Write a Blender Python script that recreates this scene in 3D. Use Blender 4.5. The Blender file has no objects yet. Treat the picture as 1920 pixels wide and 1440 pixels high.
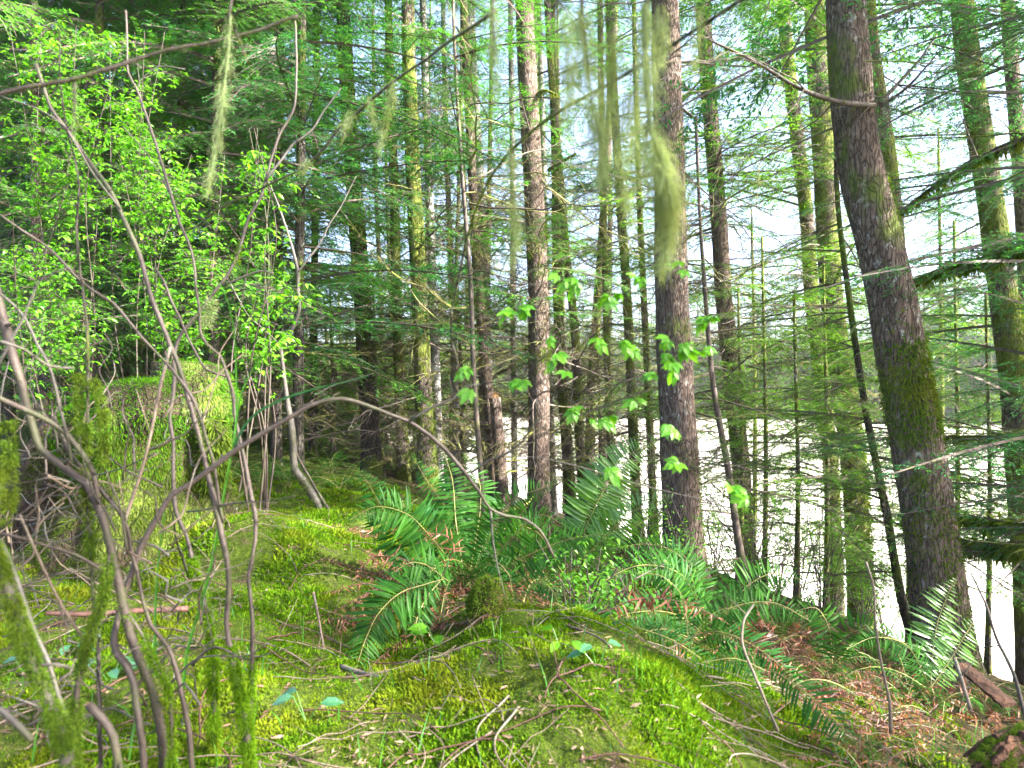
import bpy, math, random
import numpy as np
from math import radians, pi
S = bpy.context.scene
COL = S.collection
# ------------------------------------------------------------------ camera, world, sun, exposure
CAMZ, F = 1.1, 1280.0
HAZE = .0005
cd = bpy.data.cameras.new("camera"); cam = bpy.data.objects.new("camera", cd); COL.objects.link(cam)
cam.location = (0, 0, CAMZ); cam.rotation_euler = (radians(90), 0, 0)
cd.lens = 24; cd.sensor_width = 36; cd.clip_start = 0.05; cd.clip_end = 2000
cd.dof.use_dof = True; cd.dof.focus_distance = 5.5; cd.dof.aperture_fstop = 4.0; cd.dof.aperture_blades = 7
S.camera = cam
TOSUN = np.array([0.80, -0.30, 0.60]); TOSUN /= np.linalg.norm(TOSUN)
SUN_EL = math.asin(TOSUN[2]); SUN_ROT = math.atan2(TOSUN[0], TOSUN[1])
W = bpy.data.worlds.new("World"); S.world = W; W.use_nodes = True
nt = W.node_tree; nt.nodes.clear()
sky = nt.nodes.new("ShaderNodeTexSky"); sky.sky_type = 'NISHITA'; sky.sun_disc = False
sky.sun_elevation = SUN_EL; sky.sun_rotation = SUN_ROT; sky.dust_density = 4.0; sky.air_density = .6
bg = nt.nodes.new("ShaderNodeBackground"); bg.inputs[1].default_value = 0.115
wo = nt.nodes.new("ShaderNodeOutputWorld"); nt.links.new(sky.outputs[0], bg.inputs[0]); nt.links.new(bg.outputs[0], wo.inputs[0])
sd = bpy.data.lights.new("sun", 'SUN'); sd.energy = 4.6; sd.angle = radians(0.5); sd.color = (1, .95, .86)
so = bpy.data.objects.new("sun", sd); COL.objects.link(so)
from mathutils import Vector
so.rotation_euler = Vector(TOSUN).to_track_quat('Z', 'Y').to_euler()
S.view_settings.view_transform = 'Standard'; S.view_settings.look = 'None'
S.view_settings.exposure = 3.32; S.view_settings.gamma = 1.0
cy = S.cycles
cy.use_denoising = True; cy.denoiser = 'OPENIMAGEDENOISE'
try: cy.denoising_prefilter = 'ACCURATE'; cy.denoising_input_passes = 'RGB_ALBEDO_NORMAL'
except Exception: pass
cy.max_bounces = 6; cy.diffuse_bounces = 4; cy.glossy_bounces = 2; cy.transmission_bounces = 4; cy.transparent_max_bounces = 4
cy.caustics_reflective = False; cy.caustics_refractive = False; cy.sample_clamp_indirect = 6

R = np.random.default_rng(7)
def P(x, y, Y): return np.array([(x - 960) / F * Y, Y, CAMZ - (y - 720) / F * Y])
def px(w, Y): return w / F * Y
def nrm(a): return a / np.maximum(np.linalg.norm(a, axis=-1, keepdims=True), 1e-9)

# ------------------------------------------------------------------ terrain height
_ph = np.random.default_rng(3).uniform(0, 6.28, (12, 2)); _dr = np.random.default_rng(4).uniform(0, 6.28, 12)
def bumps(x, y, f0, n=6):
    z = 0
    for i in range(n):
        f = f0 * (1.0 + .37 * i); a = _dr[i]
        z = z + np.sin((x * math.cos(a) + y * math.sin(a)) * f + _ph[i, 0] + 1.3 * np.sin((y * math.cos(a) - x * math.sin(a)) * f * .6 + _ph[i, 1])) / (1 + .5 * i)
    return z / 2.4
WATER = -3.0
def G(x, y):
    x = np.asarray(x, float); y = np.asarray(y, float)
    s = x * .6 + y * .25
    e = np.logaddexp(0, (s - .75) * 3) / 3
    z = .1 - .47 * e - .55 * np.logaddexp(0, (s - 4.6) * 2.5) / 2.5
    r = np.hypot(x, y)
    z = np.maximum(z, -4.2 + .2 * np.sin(x * .2))
    far = np.clip((r - 84) / 60, 0, 1); z = np.where(far > 0, np.maximum(z, -4.2 + 3.4 * np.minimum(far * 6, 1) + 9 * far ** 1.5), z)
    z = z + .035 * np.clip(-x - 5, 0, 200) * np.clip(y / 10, 0, 1)
    g = lambda cx, cy_, a, b, h: h * np.exp(-((x - cx) / a) ** 2 - ((y - cy_) / b) ** 2)
    z = z + g(.25, 2.35, .5, .8, .24) + g(-1.5, 3.9, .5, .55, .28) + g(-.55, 3.0, .38, .5, -.2) + g(-1.1, 4.9, .6, .4, .12) + g(-.05, 3.2, .35, .35, .1)
    near = np.clip(1.5 - r / 14, 0, 1)
    z = z + near * (.055 * bumps(x, y, 2.6) + .034 * bumps(y + 3, x, 7.5) + .016 * np.abs(bumps(x, y + 1, 23.)))
    z = z + .25 * bumps(x, y, .35) * np.clip((r - 7) / 10, 0, 1) * (s < 5)
    return z

# ------------------------------------------------------------------ materials
def new_mat(name):
    m = bpy.data.materials.new(name); m.use_nodes = True; m.node_tree.nodes.clear(); return m, m.node_tree
class NT:
    def __init__(s, t): s.t = t
    def n(s, typ, **kw):
        nd = s.t.nodes.new(typ)
        for k, v in kw.items():
            if k[:2] == 'i_': nd.inputs[k[2:].replace('_', ' ')].default_value = v
            else: setattr(nd, k, v)
        return nd
    def l(s, a, b): s.t.links.new(a, b)
    def noise(s, co, scale, detail=3, rough=.55):
        n = s.n("ShaderNodeTexNoise"); n.inputs['Scale'].default_value = scale; n.inputs['Detail'].default_value = detail; n.inputs['Roughness'].default_value = rough
        if co is not None: s.l(co, n.inputs['Vector'])
        return n.outputs['Fac']
    def ramp(s, fac, stops):
        r = s.n("ShaderNodeValToRGB"); e = r.color_ramp.elements
        while len(e) < len(stops): e.new(.5)
        for el, (p, c) in zip(e, stops):
            el.position = p; el.color = (*c, 1) if len(c) == 3 else c
        s.l(fac, r.inputs[0]); return r.outputs[0]
    def mix(s, fac, a, b, mode='MIX'):
        m = s.n("ShaderNodeMix", data_type='RGBA', blend_type=mode)
        for sock, v in ((m.inputs[0], fac), (m.inputs[6], a), (m.inputs[7], b)):
            if isinstance(v, (int, float)): sock.default_value = v
            elif isinstance(v, tuple): sock.default_value = (*v, 1)
            else: s.l(v, sock)
        return m.outputs[2]
    def math(s, op, a, b=0.0, clamp=False):
        m = s.n("ShaderNodeMath", operation=op, use_clamp=clamp)
        for sock, v in ((m.inputs[0], a), (m.inputs[1], b)):
            if isinstance(v, (int, float)): sock.default_value = v
            else: s.l(v, sock)
        return m.outputs[0]
    def mapr(s, v, a, b, c=0., d=1.):
        m = s.n("ShaderNodeMapRange"); s.l(v, m.inputs[0])
        for i, q in zip((1, 2, 3, 4), (a, b, c, d)): m.inputs[i].default_value = q
        return m.outputs[0]
    def coords(s, scale=(1, 1, 1)):
        tc = s.n("ShaderNodeTexCoord"); mp = s.n("ShaderNodeMapping"); mp.inputs['Scale'].default_value = scale
        s.l(tc.outputs['Object'], mp.inputs[0]); return mp.outputs[0]
    def principled(s, color, rough=.8, spec=.3, bump=None, bstr=.3, bdist=.01, trans=None):
        p = s.n("ShaderNodeBsdfPrincipled")
        if isinstance(color, tuple): p.inputs['Base Color'].default_value = (*color, 1)
        else: s.l(color, p.inputs['Base Color'])
        p.inputs['Roughness'].default_value = rough; p.inputs['Specular IOR Level'].default_value = spec
        if bump is not None:
            b = s.n("ShaderNodeBump"); b.inputs['Strength'].default_value = bstr; b.inputs['Distance'].default_value = bdist
            s.l(bump, b.inputs['Height']); s.l(b.outputs[0], p.inputs['Normal'])
        return p.outputs[0]
    def out(s, sh):
        o = s.n("ShaderNodeOutputMaterial"); s.l(sh, o.inputs[0])

def bark(name, dark, light, lichen=.35, moss=.3, mosscol=((.035, .06, .008), (.13, .17, .02))):
    m, t = new_mat(name); k = NT(t)
    co = k.coords((1, 1, .22)); c1 = k.coords((1, 1, .6))
    v = k.n("ShaderNodeTexVoronoi", feature='DISTANCE_TO_EDGE'); v.inputs['Scale'].default_value = 42
    wob = k.n("ShaderNodeTexNoise"); wob.inputs['Scale'].default_value = 14; k.l(co, wob.inputs['Vector'])
    k.l(k.mix(.08, co, wob.outputs['Color']), v.inputs['Vector'])
    crack = k.mapr(v.outputs['Distance'], 0, .16)
    n1 = k.noise(co, 60, 5, .7); n2 = k.noise(c1, 5, 4)
    base = k.mix(k.mapr(n1, .3, .7), dark, light)
    base = k.mix(k.mapr(crack, 0, 1, .75, 0), base, tuple(c * .3 for c in dark))
    ln = k.noise(c1, 24, 6, .75); lb = k.noise(c1, 2.2, 3)
    lm = k.math('MULTIPLY', k.mapr(ln, .62 - lichen * .25, .7 - lichen * .2), k.mapr(lb, .4, .6), True)
    base = k.mix(k.math('MULTIPLY', lm, .75), base, (.42, .44, .40))
    mn = k.noise(c1, 1.7, 5, .65); mt = k.noise(k.coords((1, 1, .35)), 45, 4, .7)
    mm = k.mapr(mn, .72 - moss * .45, .80 - moss * .45)
    mcol = k.mix(k.mapr(mt, .3, .72), mosscol[0], mosscol[1])
    col = k.mix(k.math('MULTIPLY', mm, .9), base, mcol)
    h = k.math('ADD', k.math('MULTIPLY', crack, .8), k.math('ADD', k.math('MULTIPLY', n1, .5), k.math('MULTIPLY', mt, .6)))
    k.out(k.principled(col, .88, .2, h, .9, .012)); return m
def leafmat(name, c0, c1, c2=None, trans=.45, gloss=.04, rough=.4, nscale=1.3, tint=(1.25, 1.2, .6)):
    m, t = new_mat(name); k = NT(t)
    g = k.n("ShaderNodeNewGeometry"); rnd = g.outputs['Random Per Island']
    nz = k.noise(k.coords(), nscale, 3)
    col = k.mix(rnd, c0, c1)
    if c2: col = k.mix(k.math('MULTIPLY', k.mapr(nz, .5, .68), .8), col, c2)
    d = k.n("ShaderNodeBsdfDiffuse"); k.l(col, d.inputs[0])
    tr = k.n("ShaderNodeBsdfTranslucent"); k.l(k.mix(1., col, tint, 'MULTIPLY'), tr.inputs[0])
    mx = k.n("ShaderNodeMixShader"); mx.inputs[0].default_value = trans; k.l(d.outputs[0], mx.inputs[1]); k.l(tr.outputs[0], mx.inputs[2])
    gl = k.n("ShaderNodeBsdfGlossy"); gl.inputs['Roughness'].default_value = rough
    m2 = k.n("ShaderNodeMixShader"); m2.inputs[0].default_value = gloss; k.l(mx.outputs[0], m2.inputs[1]); k.l(gl.outputs[0], m2.inputs[2])
    k.out(m2.outputs[0]); return m
M = {}
M['bark'] = bark('brown_bark', (.065, .046, .037), (.185, .135, .11), .25, .36)
M['bark_moss'] = bark('mossy_bark', (.065, .05, .042), (.18, .135, .12), .3, .62, ((.045, .07, .008), (.19, .22, .03)))
M['bark_grey'] = bark('grey_bark', (.13, .11, .105), (.34, .31, .30), .9, .2)
M['bark_dark'] = bark('dark_bark', (.035, .03, .026), (.09, .075, .065), .15, .5)
def stemmat(name, a, b, c):
    m, t = new_mat(name); k = NT(t); co = k.coords((1, 1, .5))
    n1 = k.noise(co, 40, 5, .7); n2 = k.noise(k.coords(), 7, 4)
    col = k.mix(k.mapr(n1, .3, .7), a, b); col = k.mix(k.math('MULTIPLY', k.mapr(n2, .52, .62), .75), col, c)
    k.out(k.principled(col, .6, .35, k.math('ADD', n1, k.noise(k.coords(), 120, 3)), .6, .003)); return m
M['stem'] = stemmat('smooth_brown_stem', (.030, .021, .017), (.074, .056, .046), (.05, .055, .022))
M['stem_grey'] = stemmat('smooth_grey_stem', (.034, .029, .024), (.09, .08, .07), (.05, .05, .025))
M['twig'] = stemmat('dry_twig', (.065, .045, .032), (.17, .125, .09), (.15, .145, .11))
M['twig_red'] = stemmat('red_brown_stick', (.05, .022, .016), (.105, .048, .036), (.07, .045, .032))
M['deadwood'] = stemmat('dead_branch', (.05, .038, .032), (.14, .105, .09), (.10, .10, .035))
M['moss_twig'] = stemmat('mossy_twig', (.09, .075, .03), (.20, .20, .05), (.26, .30, .06))
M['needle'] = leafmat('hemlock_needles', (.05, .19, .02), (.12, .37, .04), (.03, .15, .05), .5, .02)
M['needle_lit'] = leafmat('sun_tinted_hemlock_needles', (.07, .20, .015), (.17, .38, .03), (.05, .17, .03), .5, .01)  # lit copy of the needles: sunlight put into a yellower green
M['needle_blue'] = leafmat('shade_tinted_hemlock_needles', (.028, .15, .045), (.065, .27, .075), (.06, .24, .03), .48, .03)  # shaded copy: shade put into a darker, bluer needle green
M['needle_far'] = leafmat('far_conifer_needles', (.04, .10, .035), (.08, .16, .055), None, .35, .0)
M['leaf'] = leafmat('young_green_leaf', (.06, .24, .010), (.15, .37, .02), None, .5, .03, .4)
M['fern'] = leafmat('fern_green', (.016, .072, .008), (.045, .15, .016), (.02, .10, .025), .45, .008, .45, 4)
M['fern_yellow'] = leafmat('fern_light_tinted_green', (.05, .15, .015), (.10, .24, .025), None, .5, .05, .35)  # lit copy of the fern green, light put into the brighter colour
M['fern_dead'] = leafmat('dead_fern_brown', (.15, .05, .03), (.32, .14, .085), (.20, .10, .04), .25, .03)
M['moss'] = leafmat('green_moss', (.035, .10, .005), (.14, .25, .011), (.20, .23, .016), .36, .0, .5, 3.0)
M['stump_moss'] = leafmat('stump_moss', (.018, .075, .004), (.095, .235, .012), (.04, .11, .007), .3, .0, .5, 5.0)
M['stump_olive'] = leafmat('stump_olive_moss', (.025, .05, .005), (.085, .125, .016), (.035, .05, .008), .3, .0, .5, 5.0)
M['stump_bark'] = bark('mossy_stump_bark', (.018, .012, .009), (.06, .038, .026), .1, .45)
M['moss_dark'] = leafmat('olive_moss', (.035, .085, .008), (.12, .18, .02), (.15, .17, .022), .3, .0, .5, 3.0)
M['lichen'] = leafmat('hanging_lichen', (.17, .22, .10), (.33, .40, .21), (.14, .17, .05), .5, .0, .5, 9)
M['grass'] = leafmat('grass_green', (.05, .2, .02), (.09, .27, .04), None, .4, .05, .3)
M['sedge'] = leafmat('blue_green_blade', (.03, .14, .05), (.07, .2, .1), None, .35, .08, .3)
M['litter'] = leafmat('brown_litter', (.10, .065, .045), (.27, .19, .13), (.17, .08, .05), .15, .02)
# ground
m, t = new_mat('forest_floor'); k = NT(t); co = k.coords()
n1 = k.noise(co, 1.6, 5, .6); n2 = k.noise(co, 40, 5, .7); n3 = k.noise(co, 5, 4, .6)
moss = k.mix(k.mapr(n2, .3, .7), (.016, .034, .005), (.09, .125, .014)); soil = k.mix(k.mapr(n2, .35, .7), (.02, .014, .010), (.10, .065, .042))
sx = k.n('ShaderNodeSeparateXYZ'); k.l(co, sx.inputs[0]); sl = k.math('ADD', k.math('MULTIPLY', sx.outputs[0], .6), k.math('MULTIPLY', sx.outputs[1], .25))
slope = k.math('MULTIPLY', k.mapr(k.math('ADD', sl, k.math('MULTIPLY', n3, .5)), 1.3, 1.8), .85)
col = k.mix(k.math('MAXIMUM', k.mapr(n3, .55, .66), slope), moss, soil)
k.out(k.principled(col, .95, .1, n2, 1., .03)); M['ground'] = m
# water: sky glare painted in as a pale warm base colour
m, t = new_mat('glare_pale_water'); k = NT(t); co = k.coords((1, .4, 1))
n1 = k.noise(co, 1.2, 4)
k.out(k.principled((.72, .68, .62), .22, .5, n1, .12, .05)); M['water'] = m
m, t = new_mat('stump_wood'); k = NT(t); co = k.coords((1, 1, .15))
n1 = k.noise(co, 22, 6, .7); n2 = k.noise(k.coords(), 4, 3)
col = k.ramp(n1, [(.3, (.012, .009, .007)), (.55, (.06, .03, .02)), (.75, (.17, .085, .05))])
k.out(k.principled(col, .9, .2, n1, 1., .04)); M['wood'] = m
m, t = new_mat('burnt_bark'); k = NT(t); n1 = k.noise(k.coords(), 40, 5, .7)
k.out(k.principled(k.mix(n1, (.006, .006, .006), (.04, .037, .04)), .85, .2, n1, 1., .03)); M['burl'] = m
m, t = new_mat('raw_break'); k = NT(t); n1 = k.noise(k.coords((1, 1, .1)), 60, 5, .7)
k.out(k.principled(k.mix(n1, (.12, .05, .02), (.28, .13, .05)), .85, .2, n1, .8, .02)); M['raw'] = m

# ------------------------------------------------------------------ mesh builder
class MB:
    def __init__(s): s.v = []; s.q = []; s.t = []; s.qm = []; s.tm = []; s.n = 0
    def add(s, v, q=None, t=None, m=0):
        v = np.asarray(v, np.float32).reshape(-1, 3)
        if q is not None and len(q): s.q.append(np.asarray(q, np.int64) + s.n); s.qm.append(np.full(len(q), m, np.int32))
        if t is not None and len(t): s.t.append(np.asarray(t, np.int64) + s.n); s.tm.append(np.full(len(t), m, np.int32))
        s.v.append(v); s.n += len(v)
    def arrays(s):
        v = np.concatenate(s.v) if s.v else np.zeros((0, 3), np.float32)
        q = np.concatenate(s.q) if s.q else np.zeros((0, 4), np.int64); t = np.concatenate(s.t) if s.t else np.zeros((0, 3), np.int64)
        qm = np.concatenate(s.qm) if s.qm else np.zeros(0, np.int32); tm = np.concatenate(s.tm) if s.tm else np.zeros(0, np.int32)
        return v, q, t, qm, tm
    def mesh(s, name, mats, base=(0, 0, 0), smooth=False):
        v, q, t, qm, tm = s.arrays(); v = v - np.asarray(base, np.float32)
        me = bpy.data.meshes.new(name); me.vertices.add(len(v)); me.vertices.foreach_set('co', v.ravel())
        nl = len(q) * 4 + len(t) * 3; me.loops.add(nl); me.polygons.add(len(q) + len(t))
        me.loops.foreach_set('vertex_index', np.concatenate([q.ravel(), t.ravel()]).astype(np.int32))
        ls = np.concatenate([np.arange(len(q)) * 4, len(q) * 4 + np.arange(len(t)) * 3]).astype(np.int32)
        me.polygons.foreach_set('loop_start', ls)
        me.polygons.foreach_set('material_index', np.concatenate([qm, tm]))
        me.polygons.foreach_set('use_smooth', np.full(len(ls), smooth))
        for mm in (mats if isinstance(mats, (list, tuple)) else [mats]): me.materials.append(M[mm])
        me.update(calc_edges=True); return me
    def obj(s, name, mats, parent=None, base=(0, 0, 0), smooth=False):
        o = bpy.data.objects.new(name, s.mesh(name, mats, base, smooth)); COL.objects.link(o)
        if parent is not None: o.parent = parent
        else: o.location = base
        return o
def tubes(mb, p, r, sides=4, m=0, cap=True):
    """p (n,k,3) paths, r (n,k) radii"""
    p = np.asarray(p, float); r = np.asarray(r, float)
    if p.ndim == 2: p = p[None]; r = r[None]
    n, kk, _ = p.shape
    t = nrm(np.gradient(p, axis=1)); mean = nrm(p[:, -1] - p[:, 0])
    ref = np.where(np.abs(mean[:, 2:3]) > .75, np.array([[.13, 1., 0]]), np.array([[.1, .07, 1.]]))[:, None, :]
    u = nrm(np.cross(t, ref)); w = np.cross(t, u)
    a = np.arange(sides) / sides * 2 * pi
    v = p[:, :, None] + r[:, :, None, None] * (np.cos(a)[:, None] * u[:, :, None] + np.sin(a)[:, None] * w[:, :, None])
    idx = np.arange(n * kk * sides).reshape(n, kk, sides)
    q = np.stack([idx[:, :-1], np.roll(idx, -1, 2)[:, :-1], np.roll(idx, -1, 2)[:, 1:], idx[:, 1:]], -1).reshape(-1, 4)
    tr = []
    if cap and sides >= 3:
        for s_ in range(1, sides - 1):
            tr.append(np.stack([idx[:, -1, 0], idx[:, -1, s_], idx[:, -1, s_ + 1]], -1)); tr.append(np.stack([idx[:, 0, 0], idx[:, 0, s_ + 1], idx[:, 0, s_]], -1))
        tr = np.concatenate(tr)
    mb.add(v, q, tr if len(tr) else None, m)
def blades(mb, b, d, nn, L, Wd, m=0, mid=.45, fold=.15):
    """rhombic leaflets: base b, direction d, normal nn"""
    d = nrm(d); sd_ = nrm(np.cross(nn, d)); up = np.cross(d, sd_)
    L = np.broadcast_to(L, (len(b),))[:, None]; Wd = np.broadcast_to(Wd, (len(b),))[:, None]
    c = b + d * L * mid + up * Wd * fold
    v = np.stack([b, c - sd_ * Wd * .5, b + d * L, c + sd_ * Wd * .5], 1)
    i = np.arange(len(b) * 4).reshape(-1, 4); mb.add(v, i, None, m)
def hairs(mb, p, d0, L, wid, m=0, droop=1.0, rng=R):
    """thin 2-segment ribbons falling downward"""
    n = len(p); d0 = nrm(d0); L = np.broadcast_to(L, (n,))[:, None]
    down = np.array([0, 0, -1.]); d1 = nrm(d0 + down * droop)
    a = p; b = p + d0 * L * .45; c = b + d1 * L * .55
    sd_ = nrm(np.cross(d0, rng.normal(size=(n, 3)))) * np.broadcast_to(wid, (n,))[:, None] * .5
    v = np.stack([a - sd_, a + sd_, b + sd_, b - sd_, c], 1)
    i = np.arange(n)[:, None] * 5; mb.add(v, i + np.array([[0, 1, 2, 3]]), i + np.array([[3, 2, 4]]), m)
def spline(pts, step):
    pts = np.asarray(pts, float)
    if len(pts) == 2: pts = np.array([pts[0], (pts[0] + pts[1]) / 2, pts[1]])
    e = np.concatenate([[2 * pts[0] - pts[1]], pts, [2 * pts[-1] - pts[-2]]]); out = []
    for i in range(len(pts) - 1):
        p0, p1, p2, p3 = e[i:i + 4]; l01, l12, l23 = (max(np.linalg.norm(b_ - a_), 1e-9) for a_, b_ in ((p0, p1), (p1, p2), (p2, p3)))
        p0 = p1 + (p0 - p1) * min(1, l12 / l01); p3 = p2 + (p3 - p2) * min(1, l12 / l23); n = max(2, int(np.linalg.norm((p2 - p1)[:3]) / step))
        t = (np.arange(n) / n)[:, None]
        out.append(.5 * (2 * p1 + (p2 - p0) * t + (2 * p0 - 5 * p1 + 4 * p2 - p3) * t ** 2 + (3 * p1 - p0 - 3 * p2 + p3) * t ** 3))
    out.append(pts[-1:]); return np.concatenate(out)
def tag(o, label, cat, group=None, kind=None):
    if label: o['label'] = label
    if cat: o['category'] = cat
    if group: o['group'] = group
    if kind: o['kind'] = kind
    return o
def thing(name, label, cat, loc, group=None):
    o = bpy.data.objects.new(name, None); COL.objects.link(o); o.location = tuple(float(q) for q in loc); o.empty_display_size = .2
    return tag(o, label, cat, group)

# ------------------------------------------------------------------ setting: ground and water
def axis(a, b, n, k_):
    u = np.linspace(math.asinh(a / k_), math.asinh(b / k_), n); return np.sinh(u) * k_
gx = axis(-420, 420, 620, .7); gy = 2.4 + axis(-60, 520, 560, .7)
X, Y = np.meshgrid(gx, gy); Z = G(X, Y)
mb = MB(); idx = np.arange(X.size).reshape(X.shape)
mb.add(np.stack([X, Y, Z], -1), np.stack([idx[:-1, :-1], idx[:-1, 1:], idx[1:, 1:], idx[1:, :-1]], -1).reshape(-1, 4))
tag(mb.obj('ground', 'ground', smooth=True), None, None, None, 'structure')
mb = MB(); xs = np.linspace(-180, 260, 60); ys = np.linspace(-100, 220, 60); X, Y = np.meshgrid(xs, ys); idx = np.arange(X.size).reshape(X.shape)
mb.add(np.stack([X, Y, np.full_like(X, WATER)], -1), np.stack([idx[:-1, :-1], idx[:-1, 1:], idx[1:, 1:], idx[1:, :-1]], -1).reshape(-1, 4))
tag(mb.obj('water', 'water'), None, None, None, 'structure')

# ------------------------------------------------------------------ conifer foliage templates
def hem_branch(L, rng, sp, ll, lw, dens=1.0):
    """one drooping flat hemlock branch along +x: wood (mat 0), leaflets (mat 1)"""
    mb = MB(); kk = 7; t = np.linspace(0, 1, kk)
    dr = rng.uniform(.1, .3); ben = rng.uniform(-.12, .12)
    ax = lambda t: np.stack([L * t, L * ben * t ** 2, L * (.06 * t - dr * t ** 2)], -1)
    tubes(mb, ax(t), .010 * L ** .5 * (1 - .85 * t) + .0015, 3, 0, False)
    n2 = max(4, int(L / .055 * dens)); t2 = np.sort(rng.uniform(.12, 1, n2 * 2)); side = np.where(np.arange(n2 * 2) % 2, 1, -1)
    b = ax(t2); l2 = (.42 * L ** .8 * (1 - t2) ** .8 * np.minimum(1, t2 * 4 + .25) + .05) * rng.uniform(.6, 1.15, len(t2))
    an = rng.uniform(.7, 1.15, len(t2)) * side
    d = np.stack([np.cos(an), np.sin(an), rng.normal(-.12, .14, len(t2))], -1); d = nrm(d)
    keep = rng.random(len(t2)) < .85; b, l2, d, side = b[keep], l2[keep], d[keep], side[keep]
    tt = np.linspace(0, 1, 4)[None, :, None]
    pth = b[:, None] + d[:, None] * l2[:, None, None] * tt + np.array([0, 0, -1.]) * (l2[:, None, None] * .22 * tt ** 2)
    tubes(mb, pth, np.broadcast_to(np.linspace(.0022, .0008, 4), (len(b), 4)), 3, 0, False)
    B, D, N_, LL = [], [], [], []
    for i in range(len(b)):
        n = max(2, int(l2[i] / sp)); s = np.sort(np.concatenate([rng.uniform(.08, 1, n), rng.uniform(.08, 1, n)])); sg = np.where(np.arange(2 * n) % 2, 1, -1)
        pos = b[i] + d[i] * (l2[i] * s)[:, None] + np.array([0, 0, -1.]) * (l2[i] * .22 * s ** 2)[:, None]
        pr = np.array([-d[i][1], d[i][0], 0.])
        dd = d[i] * .75 + pr * (sg * rng.uniform(.5, .95, 2 * n))[:, None] + np.stack([np.zeros(2 * n), np.zeros(2 * n), rng.normal(-.12, .22, 2 * n)], -1)
        B.append(pos); D.append(dd); LL.append(ll * rng.uniform(.6, 1.25, 2 * n) * (1.1 - .45 * s))
        N_.append(np.stack([rng.normal(0, .35, 2 * n), rng.normal(0, .35, 2 * n), np.ones(2 * n)], -1))
    B = np.concatenate(B); D = np.concatenate(D); N_ = np.concatenate(N_); LL = np.concatenate(LL)
    blades(mb, B, D, nrm(N_), LL, lw * rng.uniform(.7, 1.2, len(B)), 1)
    return mb.arrays()
def dead_branch(L, rng, th=1.):
    mb = MB(); kk = 8; t = np.linspace(0, 1, kk)
    dr = rng.uniform(-.1, .3); c = rng.uniform(-.25, .25); w = np.cumsum(rng.normal(0, .02, (kk, 3)), 0) * L
    p = np.stack([L * t, L * c * t ** 2, -L * dr * t ** 2], -1) + w
    tubes(mb, p, (.007 * L ** .6 * (1 - .85 * t) + .0012) * th, 4, 0, False)
    n = int(9 * L) + 3; i = rng.integers(1, kk - 1, n); f = rng.random(n)[:, None]; b = p[i] * (1 - f) + p[i + 1] * f
    an = rng.uniform(.5, 1.2, n) * rng.choice([-1, 1], n); l2 = L * rng.uniform(.12, .4, n)
    d = np.stack([np.cos(an), np.sin(an), rng.normal(-.1, .3, n)], -1)
    tt = np.linspace(0, 1, 4)[None, :, None]; q = b[:, None] + d[:, None] * l2[:, None, None] * tt + rng.normal(0, .03, (n, 1, 3)) * l2[:, None, None] * 4 * tt ** 2
    tubes(mb, q, np.broadcast_to(np.linspace(.0028, .0009, 4) * th, (n, 4)), 3, 0, False)
    n3 = n * 3; j = rng.integers(0, n, n3); f = rng.random(n3)[:, None]; b3 = q[j, 1] * (1 - f) + q[j, 3] * f
    d3 = nrm(d[j] + rng.normal(0, .6, (n3, 3))); l3 = (l2[j] * rng.uniform(.15, .5, n3))[:, None, None]
    tt = np.linspace(0, 1, 3)[None, :, None]; tubes(mb, b3[:, None] + d3[:, None] * l3 * tt, np.broadcast_to(np.array([.0014, .001, .0006]) * th, (n3, 3)), 3, 0, False)
    return mb.arrays()
rt = np.random.default_rng(21)
TN = [hem_branch(L, rt, .026, .034, .010) for L in (.9, 1.2, 1.5, 1.8)]
TM = [hem_branch(L, rt, .036, .05, .014, 1.) for L in (1., 1.4, 1.8, 2.2)]
TF = [hem_branch(L, rt, .11, .13, .04, .5) for L in (1.4, 1.9, 2.4, 2.8)]
TD = [dead_branch(L, rt) for L in (.5, .7, .9, 1.2, 1.5, .8)]
TDM = [dead_branch(L, rt, 1.35) for L in (.6, .9, 1.2, 1.6, 2., 1.)]
def place(mb, tpl, pos, az, tilt, sc, roll=0., mo=0):
    v, q, t, qm, tm = tpl
    ca, sa, ct, st, cr, sr = math.cos(az), math.sin(az), math.cos(tilt), math.sin(tilt), math.cos(roll), math.sin(roll)
    Rm = np.array([[ca, -sa, 0], [sa, ca, 0], [0, 0, 1]]) @ np.array([[ct, 0, -st], [0, 1, 0], [st, 0, ct]]) @ np.array([[1, 0, 0], [0, cr, -sr], [0, sr, cr]])
    o = mb.n; mb.v.append((v @ Rm.T * sc + pos).astype(np.float32)); mb.n += len(v)
    mb.q.append(q + o); mb.qm.append(qm + mo)
    if len(t): mb.t.append(t + o); mb.tm.append(tm + mo)

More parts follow.
